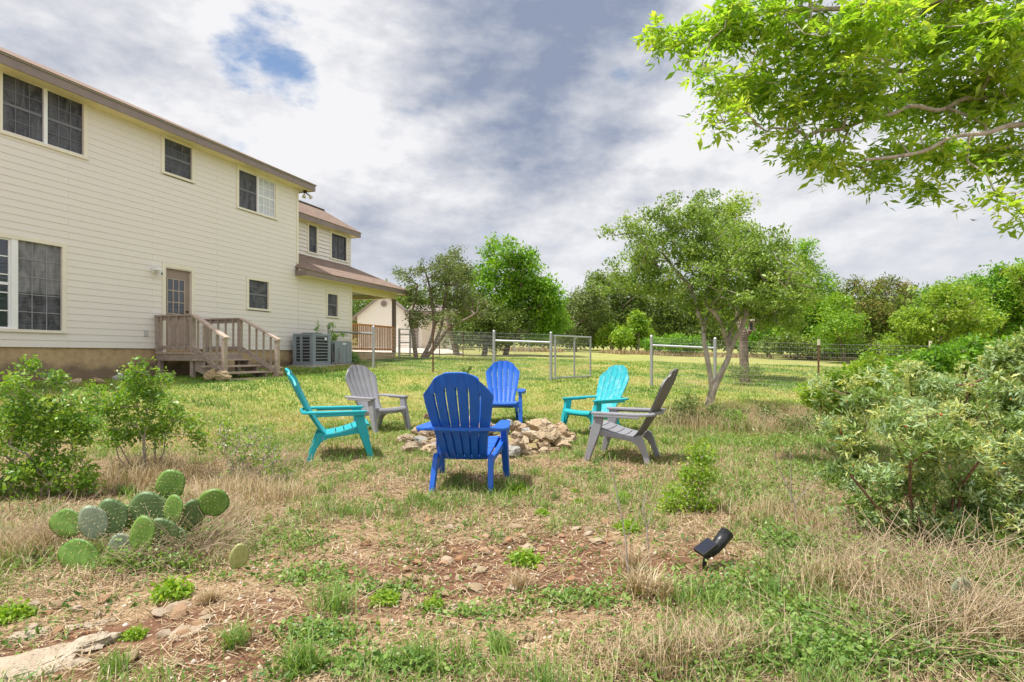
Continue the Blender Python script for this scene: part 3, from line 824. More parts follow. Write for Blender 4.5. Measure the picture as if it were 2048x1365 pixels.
def rock_mesh(seed, sub=3, rough=.22, cuts=7):
    rng = random.Random(seed)
    bm = bmesh.new(); bmesh.ops.create_icosphere(bm, subdivisions=sub, radius=1)
    off = Vector((rng.random()*50, rng.random()*50, rng.random()*50))
    planes = []
    for _ in range(cuts):
        d = Vector((rng.gauss(0, 1), rng.gauss(0, 1), rng.gauss(0, 1))).normalized(); planes.append((d, rng.uniform(.5, .85)))
    for v in bm.verts:
        p = v.co.copy()
        p *= 1+rough*mnoise.noise(p*1.3+off)*1.6
        for d, k in planes:
            h = p.dot(d)-k
            if h > 0: p -= d*h*.88
        p *= 1+rough*.75*mnoise.noise(p*3.2+off)+rough*.42*mnoise.noise(p*7.5+off)+rough*.25*mnoise.noise(p*16+off)
        v.co = p
    me = bpy.data.meshes.new('rock'); bm.to_mesh(me); bm.free(); me.shade_smooth(); smooth_by_angle(me, 28); return me
ROCKS = [rock_mesh(100+i, 4, .27, 9) for i in range(9)]
SMALL = [rock_mesh(300+i, 2, .2, 6) for i in range(7)]
def rock(name, me, mat, x, y, z, s, label, cat, group=None, rz=None, sink=.35, tilt=.35):
    o = link(name, me, loc=(x, y, z+s[2]*(1-sink)-s[2]*.0)); o.scale = s
    o.rotation_euler = (random.uniform(-tilt, tilt), random.uniform(-tilt, tilt), random.uniform(0, 6.3) if rz is None else rz)
    if not me.materials: me.materials.append(mat)
    o.material_slots[0].link = 'OBJECT'; o.material_slots[0].material = mat
    return tag(o, label, cat, group)
rr = random.Random(5)
FPC = (-.36, 7.05)
lab_ring = 'weathered limestone rock heaped in the ring of the fire pit'
for layer, (n, r0, zz) in enumerate(((30, .88, 0), (32, .80, .08), (28, .85, .15), (24, 1.0, -.01))):
    for i in range(n):
        a = 2*math.pi*(i+rr.random()*.5)/n
        if layer in (2, 3) and not (-.6 < math.cos(a-.1) and (math.cos(a) > .35 or math.cos(a) < -.55)): continue
        rad = r0+rr.uniform(-.14, .14)
        x = FPC[0]+rad*math.cos(a)*1.06; y = FPC[1]+rad*math.sin(a)*.98
        s = rr.uniform(.045, .11)*(1.0 if layer < 2 else .85)
        sc = (s*rr.uniform(.9, 1.5), s*rr.uniform(.8, 1.1), s*rr.uniform(.6, .9))
        mat = TAN if x > .1 and rr.random() < .75 else (GREYR if rr.random() < .22 else LIME)
        rock('fire_pit_rock', ROCKS[rr.randrange(9)], mat, x, y, gz(x, y)+zz*.9, sc, lab_ring, 'rock', 'rocks ringing the fire pit', sink=.25)
for (px, py, s, lb, mat) in ((1075, 878, .10, 'big cream block topping the right side of the stone ring', TAN), (858, 848, .08, 'pitted grey stone topping the left side of the stone ring', LIME), (858, 902, .11, 'smooth tan cobble leaning on the left outside of the stone ring', TAN),
                             (1020, 905, .095, 'grey stone at the front of the ring beside the blue chair leg', GREYR), (1060, 865, .10, 'dark speckled slab lying inside the right of the stone ring', GREYR)):
    p = on_ground(px, py+10)
    rock('fire_pit_rock', ROCKS[rr.randrange(9)], mat, p.x, p.y, p.z+(.14 if 'topping' in lb else 0), (s*1.25, s, s*.8), lb, 'rock', 'rocks ringing the fire pit', sink=.2)
# charcoal bed inside the ring
bm = bmesh.new(); bmesh.ops.create_circle(bm, cap_ends=True, segments=40, radius=.85)
bmesh.ops.subdivide_edges(bm, edges=bm.edges[:], cuts=2)
me = bpy.data.meshes.new('ash_bed')
for v in bm.verts: v.co.z = .03+.02*mnoise.noise(v.co*6); r = v.co.xy.length; v.co.z -= .05*max(0, r-.6)/.25
bm.to_mesh(me); bm.free(); me.materials.append(simple('ash_and_char', (.10, .085, .075), .95, .6, 14, bmp=.6, bscale=40))
o = link('ash_bed', me, loc=(FPC[0], FPC[1], gz(*FPC)+.02)); tag(o, 'dark ash bed inside the fire pit stones', 'ash')
# garden rocks by the steps and along the foundation
for (px, py, sx, sy, sz, lb) in ((418, 763, .16, .12, .17, 'cream boulder leaning against the near side of the steps'), (442, 763, .22, .15, .13, 'orange-streaked boulder beside the foot of the near step post'), (545, 747, .24, .17, .15, 'pale boulder by the far post of the steps, behind another'),
                                 (555, 755, .15, .12, .11, 'rounded tan boulder in front of the one by the far step post'), (330, 757, .22, .16, .09, 'reddish flat rock under the landing'), (239, 764, .17, .12, .10, 'pale grey rock at the foundation left of the landing'),
                                 (201, 769, .15, .12, .07, 'low white stone at the foundation between two others'), (150, 768, .13, .10, .06, 'small white stone in the grass along the foundation'), (120, 771, .14, .1, .06, 'small grey stone in the grass along the foundation')):
    p = on_ground(px, py)
    rock('garden_rock', ROCKS[rr.randrange(9)], TAN if 'grey' not in lb and 'red' not in lb else (GREYR if 'grey' in lb else LIME), p.x, p.y, p.z, (sx, sy, sz), lb, 'rock', None, sink=.3)
# stones lying on the bare soil in front
lab_st = 'small rust and cream limestone fragment lying on the bare soil'
spots = [(735, 1090), (770, 1172), (800, 1172), (820, 1160), (815, 1142), (860, 1165), (735, 1172), (720, 1180), (890, 1192), (905, 1105), (970, 1075), (1005, 1065), (1045, 1095), (1110, 1110), (1120, 1118), (975, 1138), (960, 1145), (1010, 1132), (1130, 1125), (1150, 1060), (1175, 1070),
         (1200, 1085), (1220, 1083), (1225, 1092), (760, 1252), (900, 1255), (910, 1250), (895, 1300), (1060, 1280), (1000, 1318), (985, 1322), (1070, 1320), (985, 1355), (960, 1365), (670, 1335), (820, 1250), (1290, 1100), (135, 1200), (120, 1215), (225, 1243), (215, 1275), (60, 1270), (90, 1230), (325, 1275), (365, 1270),
         (400, 1255), (360, 1232), (1560, 1165), (1575, 1160), (1210, 1048), (1050, 1075), (965, 1105), (840, 1130), (700, 1150), (1085, 1140), (950, 1180), (1030, 1180), (870, 1080), (780, 1115), (1165, 1095), (1140, 1140), (905, 1225), (840, 1215)]
for k in range(75):
    spots.append((rr.gauss(990, 190), rr.gauss(1110, 60)) if k < 52 else (rr.uniform(20, 420), rr.uniform(1200, 1350)))
for (px, py) in spots:
    p = on_ground(px+rr.uniform(-4, 4), py); s = rr.uniform(.012, .036)
    rock('loose_stone', SMALL[rr.randrange(7)], PEB if rr.random() < .7 else TAN, p.x, p.y, p.z, (s*rr.uniform(1, 1.6), s, s*rr.uniform(.45, .8)), lab_st, 'stone', 'stones on the bare soil', sink=.45, tilt=.3)
# flat ledge of bedrock at the near left corner
def slab(px, py, lx, ly, h, rz, label, seed):
    me = rock_mesh(seed, 5, .22, 6)
    p = on_ground(px, py); so_ = Vector((seed*.7, seed*.3, 0))
    for v in me.vertices:
        q = Vector((v.co.x*lx, v.co.y*ly, v.co.z*h))
        q.x += .035*mnoise.noise(q*9+so_)+.012*mnoise.noise(q*30+so_); q.y += .03*mnoise.noise(q*8-so_)+.012*mnoise.noise(q*28-so_)
        q.z += .016*mnoise.noise(q*11+so_*2)+.008*mnoise.noise(q*34+so_)
        v.co = q
    o = rock('rock_ledge', me, LEDGE, p.x, p.y, p.z-.008, (1, 1, 1), label, 'rock', None, rz=rz, sink=1.0, tilt=.03); return o
slab(70, 1322, .38, .11, .05, .72, 'long pale bedrock ledge breaking through the soil at the near left', 811)
slab(385, 1262, .15, .07, .02, .75, 'flat peach bedrock plate showing through red soil', 812)
slab(55, 1275, .10, .035, .025, .45, 'narrow white stone sliver lying above the bedrock ledge', 813)
slab(100, 1345, .14, .04, .02, .6, 'thin grey-white stone sliver lying below the bedrock ledge', 814)
slab(175, 1248, .09, .04, .02, .4, 'short pale stone at the upper end of the bedrock ledge', 815)

# ================================================================ solar spotlight
p = on_ground(1408, 1138); e = empty('solar_spotlight', p, 0, 'black solar spotlight on a ground stake at the edge of the tall grass', 'garden light')
def sp(px, py, dy=0): q = at(px, py, p.y+dy); return q-p
s = MB(); s.tube([(0, 0, -.05), sp(1409, 1127), sp(1413, 1112)], [.006, .012, .015], 8); s.build('stake', M['black'], e, True)
s = MB(); s.tube([sp(1413, 1114), sp(1420, 1108), sp(1426, 1103)], [.014, .017, .014], 8); s.build('bracket', M['black'], e, True)
a, b = sp(1421, 1109, .0), sp(1454, 1066, .07)
s = MB(); d = (b-a).normalized(); s.tube([a, a+d*.03, a+d*.035, a+d*.075, a+d*.08, b, b-d*.012, b-d*.014], [.019, .026, .029, .031, .034, .037, .031, .002], 20); s.build('lamp_head', M['black'], e, True)
s = MB(); s.tube([b-d*.010, b-d*.008], .030, 20); s.build('lens', simple('clear_lens', (.35, .36, .36), .1), e)
c = sp(1411, 1092, -.02); ux = (sp(1428, 1083, .03)-sp(1396, 1098, -.02)).normalized(); nn = Vector((-.28, -.38, .88)).normalized(); uy = nn.cross(ux).normalized(); ux = uy.cross(nn)
def bx(mb, cx, hx, hy, z0, z1, cy=0): mb.hexa([c+ux*(cx+sx*hx)+uy*(cy+sy*hy)+nn*z for z in (z0, z1) for sx, sy in ((-1, -1), (1, -1), (1, 1), (-1, 1))])
s = MB(); bx(s, 0, .052, .036, -.022, 0); s.build('solar_panel', M['black'], e, bevel=.004)
s = MB()
for k in range(4): bx(s, -.036+k*.024, .0108, .029, .0004, .0012)
s.build('solar_cell', simple('dark_blue_solar_cell', (.012, .016, .03), .15, .1, 3), e)
# ================================================================ camera, sky, sun
cam = bpy.data.cameras.new('camera'); co = link('camera', cam, loc=(0, 0, EYE)); co.rotation_euler = (R(90), 0, 0)
cam.sensor_width = 36; cam.lens = 36*F/2048; cam.shift_y = (HY-682.5)/2048; cam.clip_end = 2000; cam.clip_start = .05
SC.camera = co
SUN = Vector((-.36, -.13, .924)).normalized()
sl = bpy.data.lights.new('sun', 'SUN'); sl.energy = 5.0; sl.angle = R(1.2); sl.color = (1, .968, .91)
so = link('sun', sl, loc=(0, 0, 30)); so.rotation_euler = SUN.to_track_quat('Z', 'Y').to_euler()
w = bpy.data.worlds.new('World'); SC.world = w; w.use_nodes = True
nt = w.node_tree; nt.nodes.clear()
out = nt.nodes.new('ShaderNodeOutputWorld'); bg = nt.nodes.new('ShaderNodeBackground'); lk(nt, bg.outputs[0], out.inputs[0])
sky = nt.nodes.new('ShaderNodeTexSky'); sky.sky_type = 'NISHITA'; sky.sun_disc = False
sky.sun_elevation = math.asin(SUN.z); sky.sun_rotation = math.atan2(SUN.x, SUN.y)
sky.air_density = 1.0; sky.dust_density = .6; sky.ozone_density = 1.5
tc = nt.nodes.new('ShaderNodeTexCoord'); D0 = tc.outputs['Generated']
def vm(op, a, b=None, s=None):
    n = nt.nodes.new('ShaderNodeVectorMath'); n.operation = op
    for k, v in ((0, a), (1, b)):
        if v is None: continue
        if hasattr(v, 'is_output'): lk(nt, v, n.inputs[k])
        else: n.inputs[k].default_value = v
    if s is not None: n.inputs['Scale'].default_value = s
    return n.outputs['Value'] if op == 'DOT_PRODUCT' else n.outputs['Vector']
def ncol(scale, detail, rough, vec):
    n = nt.nodes.new('ShaderNodeTexNoise'); n.inputs['Scale'].default_value = scale; n.inputs['Detail'].default_value = detail; n.inputs['Roughness'].default_value = rough
    lk(nt, vec, n.inputs['Vector']); return n.outputs['Color'], n.outputs['Fac']
D = vm('NORMALIZE', D0)
# cloud decks get flatter towards the horizon
sep = nt.nodes.new('ShaderNodeSeparateXYZ'); lk(nt, D, sep.inputs[0])
flat = nt.nodes.new('ShaderNodeCombineXYZ'); lk(nt, sep.outputs['X'], flat.inputs[0]); lk(nt, sep.outputs['Y'], flat.inputs[1]); lk(nt, mth(nt, 'MULTIPLY', sep.outputs['Z'], 2.1), flat.inputs[2])
FV = flat.outputs[0]
wc, wf = ncol(3.0, 6, .6, FV)
Dw = vm('NORMALIZE', vm('ADD', D, vm('SCALE', vm('SUBTRACT', wc, (.5, .5, .5)), s=.16)))
def dirn(px, py): return Vector(((px-CX)/F, 1, (HY-py)/F)).normalized()
def lump(px, py, rad, soft=.0, warped=True):
    d = vm('DOT_PRODUCT', Dw if warped else D, tuple(dirn(px, py)))
    return mrange(nt, d, math.cos(R(rad)), math.cos(R(soft)))
def mxl(*xs):
    r = xs[0]
    for x in xs[1:]: r = mth(nt, 'MAXIMUM', r, x)
    return r
def addl(*xs):
    r = xs[0]
    for x in xs[1:]: r = mth(nt, 'ADD', r, x)
    return r
_, n1 = ncol(2.6, 9, .58, FV); _, n2 = ncol(6.5, 8, .6, FV); _, n3 = ncol(1.5, 5, .5, FV); _, n4 = ncol(13, 7, .62, FV)
# relief: the side of a billow turned to the sun is lighter
_, r1 = ncol(4.2, 7, .55, FV); _, r2 = ncol(4.2, 7, .55, vm('ADD', FV, (-.035, 0, .06))); _, r3 = ncol(10, 6, .6, FV); _, r4 = ncol(10, 6, .6, vm('ADD', FV, (-.015, 0, .028)))
# grey of the cloud: broad variation and the thick dark masses
grey = addl(mth(nt, 'MULTIPLY', mth(nt, 'SUBTRACT', n1, .5), 1.25), mth(nt, 'MULTIPLY', mth(nt, 'SUBTRACT', n2, .5), .5), mth(nt, 'MULTIPLY', mth(nt, 'SUBTRACT', r1, r2), 1.9), mth(nt, 'MULTIPLY', mth(nt, 'SUBTRACT', r3, r4), 1.0))
dark = addl(mth(nt, 'MULTIPLY', lump(1085, 120, 16, 4), .58), mth(nt, 'MULTIPLY', lump(915, 95, 12, 2), .30), mth(nt, 'MULTIPLY', lump(1240, 90, 11, 2), .30), mth(nt, 'MULTIPLY', lump(1130, 230, 8, 2), .18), mth(nt, 'MULTIPLY', lump(830, 470, 10), .34), mth(nt, 'MULTIPLY', lump(960, 520, 9), .22), mth(nt, 'MULTIPLY', lump(660, 440, 6), .25),
            mth(nt, 'MULTIPLY', lump(1350, 420, 8), .22), mth(nt, 'MULTIPLY', lump(1800, 470, 14), .12), mth(nt, 'MULTIPLY', lump(190, 60, 9), .12))
light = addl(mth(nt, 'MULTIPLY', lump(1230, 240, 9), .42), mth(nt, 'MULTIPLY', lump(780, 250, 9), .26), mth(nt, 'MULTIPLY', lump(620, 300, 8), .26), mth(nt, 'MULTIPLY', lump(380, 120, 14), .16), mth(nt, 'MULTIPLY', lump(880, 370, 7), .3), mth(nt, 'MULTIPLY', lump(1420, 330, 8), .3))
g = mth(nt, 'ADD', mth(nt, 'ADD', mth(nt, 'SUBTRACT', dark, light), .21), mth(nt, 'MULTIPLY', grey, .95)); g = mth(nt, 'MULTIPLY', g, .84)
ccol = ramp(nt, g, [(0, (.87, .87, .89)), (.28, (.69, .70, .75)), (.58, (.50, .53, .61)), (.80, (.37, .415, .52)), (1.0, (.275, .325, .45))])
# gaps of blue
hole = mxl(mth(nt, 'MULTIPLY', lump(528, 75, 3.8, .1), 1.1), mth(nt, 'MULTIPLY', lump(492, 130, 3.4, .1), 1.1), mth(nt, 'MULTIPLY', lump(566, 145, 3.6, .1), 1.15), mth(nt, 'MULTIPLY', lump(1285, 105, 5.0, .3), .62), mth(nt, 'MULTIPLY', lump(2000, 560, 7, .5), .0))
hm = mth(nt, 'ADD', mth(nt, 'MULTIPLY', hole, 1.0), mth(nt, 'MULTIPLY', mth(nt, 'SUBTRACT', addl(mth(nt, 'MULTIPLY', n2, .6), mth(nt, 'MULTIPLY', n4, .4)), .5), 3.2))
hm = mrange(nt, hm, .22, 1.35)
blue = nt.nodes.new('ShaderNodeVectorMath'); blue.operation = 'SCALE'; lk(nt, sky.outputs[0], blue.inputs[0]); blue.inputs['Scale'].default_value = .15
hz = mrange(nt, sep.outputs['Z'], 0, .30, .6, 0)
ccol = mixc(nt, hz, ccol, (.70, .73, .79))
sc_ = nt.nodes.new('ShaderNodeMix'); sc_.data_type = 'RGBA'
lk(nt, hm, sc_.inputs['Factor']); lk(nt, ccol, sc_.inputs['A']); lk(nt, blue.outputs[0], sc_.inputs['B'])
# sky overhead and behind the camera is brightened as unseen fill for the shaded wall
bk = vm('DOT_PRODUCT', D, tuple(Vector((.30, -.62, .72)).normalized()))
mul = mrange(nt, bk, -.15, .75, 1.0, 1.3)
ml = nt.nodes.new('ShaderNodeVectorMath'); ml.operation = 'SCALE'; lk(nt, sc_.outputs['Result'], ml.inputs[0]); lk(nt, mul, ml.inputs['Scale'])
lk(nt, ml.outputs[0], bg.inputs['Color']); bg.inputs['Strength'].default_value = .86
SC.view_settings.view_transform = 'Standard'; SC.view_settings.look = 'None'; SC.view_settings.exposure = 0.30; SC.view_settings.gamma = 1
SC.render.engine = 'CYCLES'; cy = SC.cycles
cy.use_denoising = True; cy.denoiser = 'OPENIMAGEDENOISE'; cy.denoising_input_passes = 'RGB_ALBEDO_NORMAL'; cy.denoising_prefilter = 'NONE'; cy.max_bounces = 6; cy.diffuse_bounces = 3; cy.glossy_bounces = 2; cy.transmission_bounces = 3; cy.transparent_max_bounces = 4
cy.sample_clamp_indirect = 2; cy.use_adaptive_sampling = True; cy.adaptive_threshold = .004
# ================================================================ ground sheet
def warp(n, lo, hi, p=2.2, c=0.0):
    u = np.linspace(-1, 1, n); v = np.sign(u)*np.abs(u)**p
    return np.where(v < 0, c+v*(c-lo), c+v*(hi-c))
xs = warp(260, -420, 420, 3.0, 0); ys = np.concatenate([np.linspace(-60, .5, 22)[:-1], np.linspace(.5, 14, 210)[:-1], 14+(np.linspace(0, 1, 110)**2.2)*400])
X, Y = np.meshgrid(xs, ys); Z = terrain(X, Y)
V = np.stack([X, Y, Z], -1).reshape(-1, 3); nx = len(xs); ny = len(ys)
q = (np.arange(ny-1)[:, None]*nx+np.arange(nx-1)[None]).ravel()
me = np_mesh('ground', V, [np.stack([q, q+1, q+nx+1, q+nx], 1)], smooth=True)
m, nt, out = new_mat('ground_soil')
p = nt.nodes.new('ShaderNodeBsdfPrincipled'); p.inputs['Roughness'].default_value = .95; p.inputs['Specular IOR Level'].default_value = .15
geo = nt.nodes.new('ShaderNodeNewGeometry'); PV = geo.outputs['Position']
sp_ = nt.nodes.new('ShaderNodeSeparateXYZ'); lk(nt, PV, sp_.inputs[0])
def blob(cx, cy, r, sx=1.0):
    a = mth(nt, 'MULTIPLY', mth(nt, 'SUBTRACT', sp_.outputs['X'], cx), 1/sx); b = mth(nt, 'SUBTRACT', sp_.outputs['Y'], cy)
    d = mth(nt, 'SQRT', mth(nt, 'ADD', mth(nt, 'MULTIPLY', a, a), mth(nt, 'MULTIPLY', b, b)))
    return mrange(nt, d, 0, r, 1, 0)
nA = noise_tex(nt, 2.3, 7, .62, vec=PV); nB = noise_tex(nt, 9, 6, .65, vec=PV); nC = noise_tex(nt, 45, 4, .7, vec=PV); nD = noise_tex(nt, .55, 5, .6, vec=PV); nE = noise_tex(nt, 160, 2, .7, vec=PV)
soil = ramp(nt, mth(nt, 'ADD', mth(nt, 'MULTIPLY', nB, .6), mth(nt, 'MULTIPLY', nC, .4)), [(.3, (.085, .042, .026)), (.5, (.165, .085, .050)), (.7, (.28, .165, .10))])
straw = ramp(nt, mth(nt, 'ADD', mth(nt, 'MULTIPLY', nC, .6), mth(nt, 'MULTIPLY', nE, .4)), [(.3, (.14, .08, .042)), (.5, (.31, .21, .12)), (.7, (.48, .37, .24))])
lawn = ramp(nt, mth(nt, 'ADD', mth(nt, 'MULTIPLY', nA, .65), mth(nt, 'MULTIPLY', nC, .35)), [(.30, (.13, .185, .04)), (.45, (.24, .275, .075)), (.58, (.36, .335, .12)), (.72, (.43, .32, .15))])
bare = addl2 = mth(nt, 'ADD', mth(nt, 'ADD', blob(.05, 3.0, 1.0, 1.9), blob(-1.3, 2.15, .65, 1.8)), mth(nt, 'MULTIPLY', blob(.3, 4.0, .6, 1.6), .35))
bm_ = mrange(nt, mth(nt, 'ADD', bare, mth(nt, 'MULTIPLY', mth(nt, 'SUBTRACT', mth(nt, 'ADD', mth(nt, 'MULTIPLY', nA, .6), mth(nt, 'MULTIPLY', nB, .5)), .55), 2.4)), .24, .66)
c = mixc(nt, bm_, straw, soil)
lw = mrange(nt, mth(nt, 'ADD', sp_.outputs['Y'], mth(nt, 'MULTIPLY', mth(nt, 'SUBTRACT', nA, .5), 5)), 6.0, 9.5)
c = mixc(nt, lw, c, lawn)
# farther out the turf is drier, with long yellow-orange stretches
far = mrange(nt, nD, .42, .62)
c = mixc(nt, mth(nt, 'MULTIPLY', far, mth(nt, 'MULTIPLY', lw, .5)), c, (.42, .37, .13))
# pale caliche specks
vo = nt.nodes.new('ShaderNodeTexVoronoi'); vo.inputs['Scale'].default_value = 28; lk(nt, PV, vo.inputs['Vector'])
sk = mth(nt, 'MULTIPLY', mrange(nt, vo.outputs['Distance'], .10, .17, 1, 0), mrange(nt, nA, .46, .56))
c = mixc(nt, mth(nt, 'MULTIPLY', sk, mth(nt, 'SUBTRACT', 1.0, lw)), c, (.56, .44, .32))
lk(nt, c, p.inputs['Base Color'])
hgt = mth(nt, 'ADD', mth(nt, 'MULTIPLY', nC, .5), mth(nt, 'ADD', mth(nt, 'MULTIPLY', nB, .8), mth(nt, 'MULTIPLY', sk, .5)))
lk(nt, bump(nt, hgt, .8, .03), p.inputs['Normal']); lk(nt, p.outputs[0], out.inputs[0])
me.materials.append(m); g_ = link('ground', me); tag(g_, kind='structure')
# pale driveway in front of the garage
def patch(name, outline, mat, dz=.02):
    n = 24; P = [Vector((x, y, 0)) for x, y in outline]
    bm = bmesh.new(); vs = [bm.verts.new((x, y, 0)) for x, y in outline]; bm.faces.new(vs)
    bmesh.ops.triangulate(bm, faces=bm.faces[:]); bmesh.ops.subdivide_edges(bm, edges=bm.edges[:], cuts=5, use_grid_fill=True)
    for v in bm.verts: v.co.z = gz(v.co.x, v.co.y)+dz
    me = bpy.data.meshes.new(name); bm.to_mesh(me); bm.free(); me.materials.append(mat)
    return tag(link(name, me), kind='structure')
patch('driveway', [(-9.5, 29), (-3.6, 29.5), (-2.6, 31), (-3.4, 34.5), (-4.5, 39), (-11, 39)], simple('caliche_gravel', (.62, .52, .42), .95, .15, 3), .05)

# ================================================================ grass and litter
G = np.random.default_rng(11)
def wedge(n, y0, y1, spread=1.0, pw=1.0, x0=None):
    """points over the yard in front of the house between two depths, denser near the chairs' side"""
    u = G.random(n); y = y0*(y1/y0)**u if pw == 1 else np.sqrt(y0*y0+u*(y1*y1-y0*y0))
    x = G.uniform(-1, 1, n)*(y*.93*spread+.5)
    return x, y
def vnoise(x, y, f, seed=0):
    """cheap smooth value noise"""
    x = x*f+seed*17.3; y = y*f+seed*9.1
    xi = np.floor(x).astype(np.int64); yi = np.floor(y).astype(np.int64); xf = x-xi; yf = y-yi
    def h(a, b): 
        k = (a*374761393+b*668265263+seed*1274126177) & 0xffffffff
        k = ((k ^ (k >> 13))*1274126177) & 0xffffffff
        return ((k ^ (k >> 16)) & 0xffff)/65535.0
    sx = xf*xf*(3-2*xf); sy = yf*yf*(3-2*yf)
    return (h(xi, yi)*(1-sx)+h(xi+1, yi)*sx)*(1-sy)+(h(xi, yi+1)*(1-sx)+h(xi+1, yi+1)*sx)*sy
def fbm(x, y, f, seed=0): return .55*vnoise(x, y, f, seed)+.3*vnoise(x, y, f*2.1, seed+1)+.15*vnoise(x, y, f*4.3, seed+2)
def bareness(x, y):
    b = np.exp(-(((x-.05)/1.75)**2+((y-2.9)/.95)**2))+.95*np.exp(-(((x+1.35)/1.0)**2+((y-2.15)/.5)**2))
    return b+.9*(fbm(x, y, 2.2, 3)-.5)
def keep_out(x, y):
    o = (x-P0[0])*NV[0]+(y-P0[1])*NV[1]; t = (x-P0[0])*DV[0]+(y-P0[1])*DV[1]
    k = (o > .05) | (t > 11)
    k &= ~((np.hypot(x-FPC[0], y-FPC[1]) < .95))
    k &= ~((t > 10.6) & (x < -2.8) & (y > 29) & (y < 39))
    p = on_ground(70, 1322); u = (x-p.x)*math.cos(.72)+(y-p.y)*math.sin(.72); v = -(x-p.x)*math.sin(.72)+(y-p.y)*math.cos(.72)
    k &= ~((np.abs(u) < .38) & (np.abs(v) < .10))
    return k
def pts(x, y, dz=0): return np.stack([x, y, terrain(x, y)+dz], -1)
STRAW = leaf_mat('dry_grass_blades', [(.15, .10, .055), (.33, .235, .135), (.50, .385, .235), (.62, .52, .37)], .2, .6, .02)
GREEN = leaf_mat('green_grass_blades', [(.06, .14, .022), (.13, .25, .035), (.22, .34, .06), (.36, .41, .11)], .35, .6, .03)
LAWNM = leaf_mat('lawn_blades', [(.09, .20, .03), (.19, .32, .055), (.33, .40, .10), (.50, .44, .20)], .35, .6, .02)
# litter: flat straw in the near yard
nb = NB()
x, y = wedge(270000, 1.55, 11.5); k = keep_out(x, y) & (G.random(len(x)) > np.clip((bareness(x, y)-.22)*1.7, 0, .83)) & (G.random(len(x)) < np.clip(1.6-(y-5)/5, .12, 1)); x, y = x[k], y[k]
P = pts(x, y, .006); n = len(P); a = G.uniform(0, 6.283, n); Ln = G.uniform(.018, .075, n)*np.where(G.random(n) < .06, 2.2, 1.0)
P[:, 2] += np.abs(G.normal(0, .006, n))
A = np.stack([np.cos(a), np.sin(a), G.normal(.04, .16, n)], 1)
V, q, t = leaf_quads(P, G, 1, 1, 3.0, A=A*1.0, tint=.5+G.normal(0, .28, n))
V = V.reshape(-1, 4, 3); ctr = V[:, :1]; B = np.stack([-np.sin(a), np.cos(a), 0*a], 1)[:, None]*(.0010+.0004*y[:, None, None])
Ad = unit(A)[:, None]*Ln[:, None, None]
V = np.concatenate([P[:, None]-B, P[:, None]+B, P[:, None]+Ad+B*.6, P[:, None]+Ad-B*.6], 1)
nb.add(V.reshape(-1, 3), q, tint=t)
# upright dry wisps
x, y = wedge(34000, 1.6, 10); k = keep_out(x, y) & (G.random(len(x)) > np.clip((bareness(x, y)-.2)*1.8, 0, .95)) & (fbm(x, y, 1.3, 9) > .36); x, y = x[k], y[k]
V, q1, q2, t = blades(pts(x, y), G, .09, .0016+.0006*y, .5, .8, .45+G.normal(0, .25, len(x)))
nb.add(V, q1, q2, tint=t)
o = nb.build('dry_grass_litter', STRAW); tag(o, 'tan dry grass and straw strewn over the near ground', 'dry grass', kind='stuff')
# green blades, patchy
nb = NB()
x, y = wedge(110000, 1.6, 10); d = fbm(x, y, 1.1, 21)+.15*(x > .8)+.05*sstep(y, 4, 8)-.75*np.clip(bareness(x, y), 0, 1); k = keep_out(x, y) & (d > .46+.12*G.random(len(x))); x, y = x[k], y[k]
V, q1, q2, t = blades(pts(x, y), G, .075, .0022+.0007*y, .45, .7, .5+G.normal(0, .25, len(x)))
nb.add(V, q1, q2, tint=t)
# clumps of longer grass
cx, cy_ = wedge(760, 1.65, 9); k = keep_out(cx, cy_) & (bareness(cx, cy_) < .60); cx, cy_ = cx[k], cy_[k]
for a, b in zip(cx, cy_):
    n = G.integers(18, 60); r = G.uniform(.02, .08)
    px_ = a+G.normal(0, r, n); py_ = b+G.normal(0, r, n)
    V, q1, q2, t = blades(pts(px_, py_), G, G.uniform(.05, .15), .0026+.0005*b, .45, .6, np.full(n, G.uniform(.15, .8))+G.normal(0, .15, n))
    nb.add(V, q1, q2, tint=t)
# tiny rosettes and forbs between the straw
cx, cy_ = wedge(2600, 1.6, 8.5); k = keep_out(cx, cy_) & (bareness(cx, cy_) < .95); cx, cy_ = cx[k], cy_[k]
m = 14; r = G.uniform(.012, .05, len(cx)); X2 = np.repeat(cx, m)+G.normal(0, 1, len(cx)*m)*np.repeat(r, m); Y2 = np.repeat(cy_, m)+G.normal(0, 1, len(cx)*m)*np.repeat(r, m)
P = pts(X2, Y2, .006); P[:, 2] += np.abs(G.normal(0, .5, len(P)))*np.repeat(r, m)
V, q, t = leaf_quads(P, G, .024, .010, 1.2, tint=np.repeat(G.uniform(0, .8, len(cx)), m)+G.normal(0, .1, len(P))); nb.add(V, q, tint=t)
o = nb.build('grass', GREEN); tag(o, 'green grass growing in tufts through the dry litter', 'grass', kind='stuff')
# lawn from the chairs to beyond the fence
nb = NB()
x, y = wedge(260000, 6.2, 27, 1.0, 1); k = keep_out(x, y) & (G.random(len(x)) < sstep(y, 5.5, 9)*.9+.1); x, y = x[k], y[k]
tn = (fbm(x, y, .5, 31)-.5)*1.7+(fbm(x, y, 2.2, 33)-.5)*1.1+.52
V, q1, q2, t = blades(pts(x, y), G, .055+.0012*y, .0022+.0011*y, .5, .8, tn+G.normal(0, .16, len(x)))
nb.add(V, q1, q2, tint=t)
o = nb.build('lawn', LAWNM); tag(o, 'mown yellow-green lawn between the chairs and the tree line', 'lawn', kind='stuff')
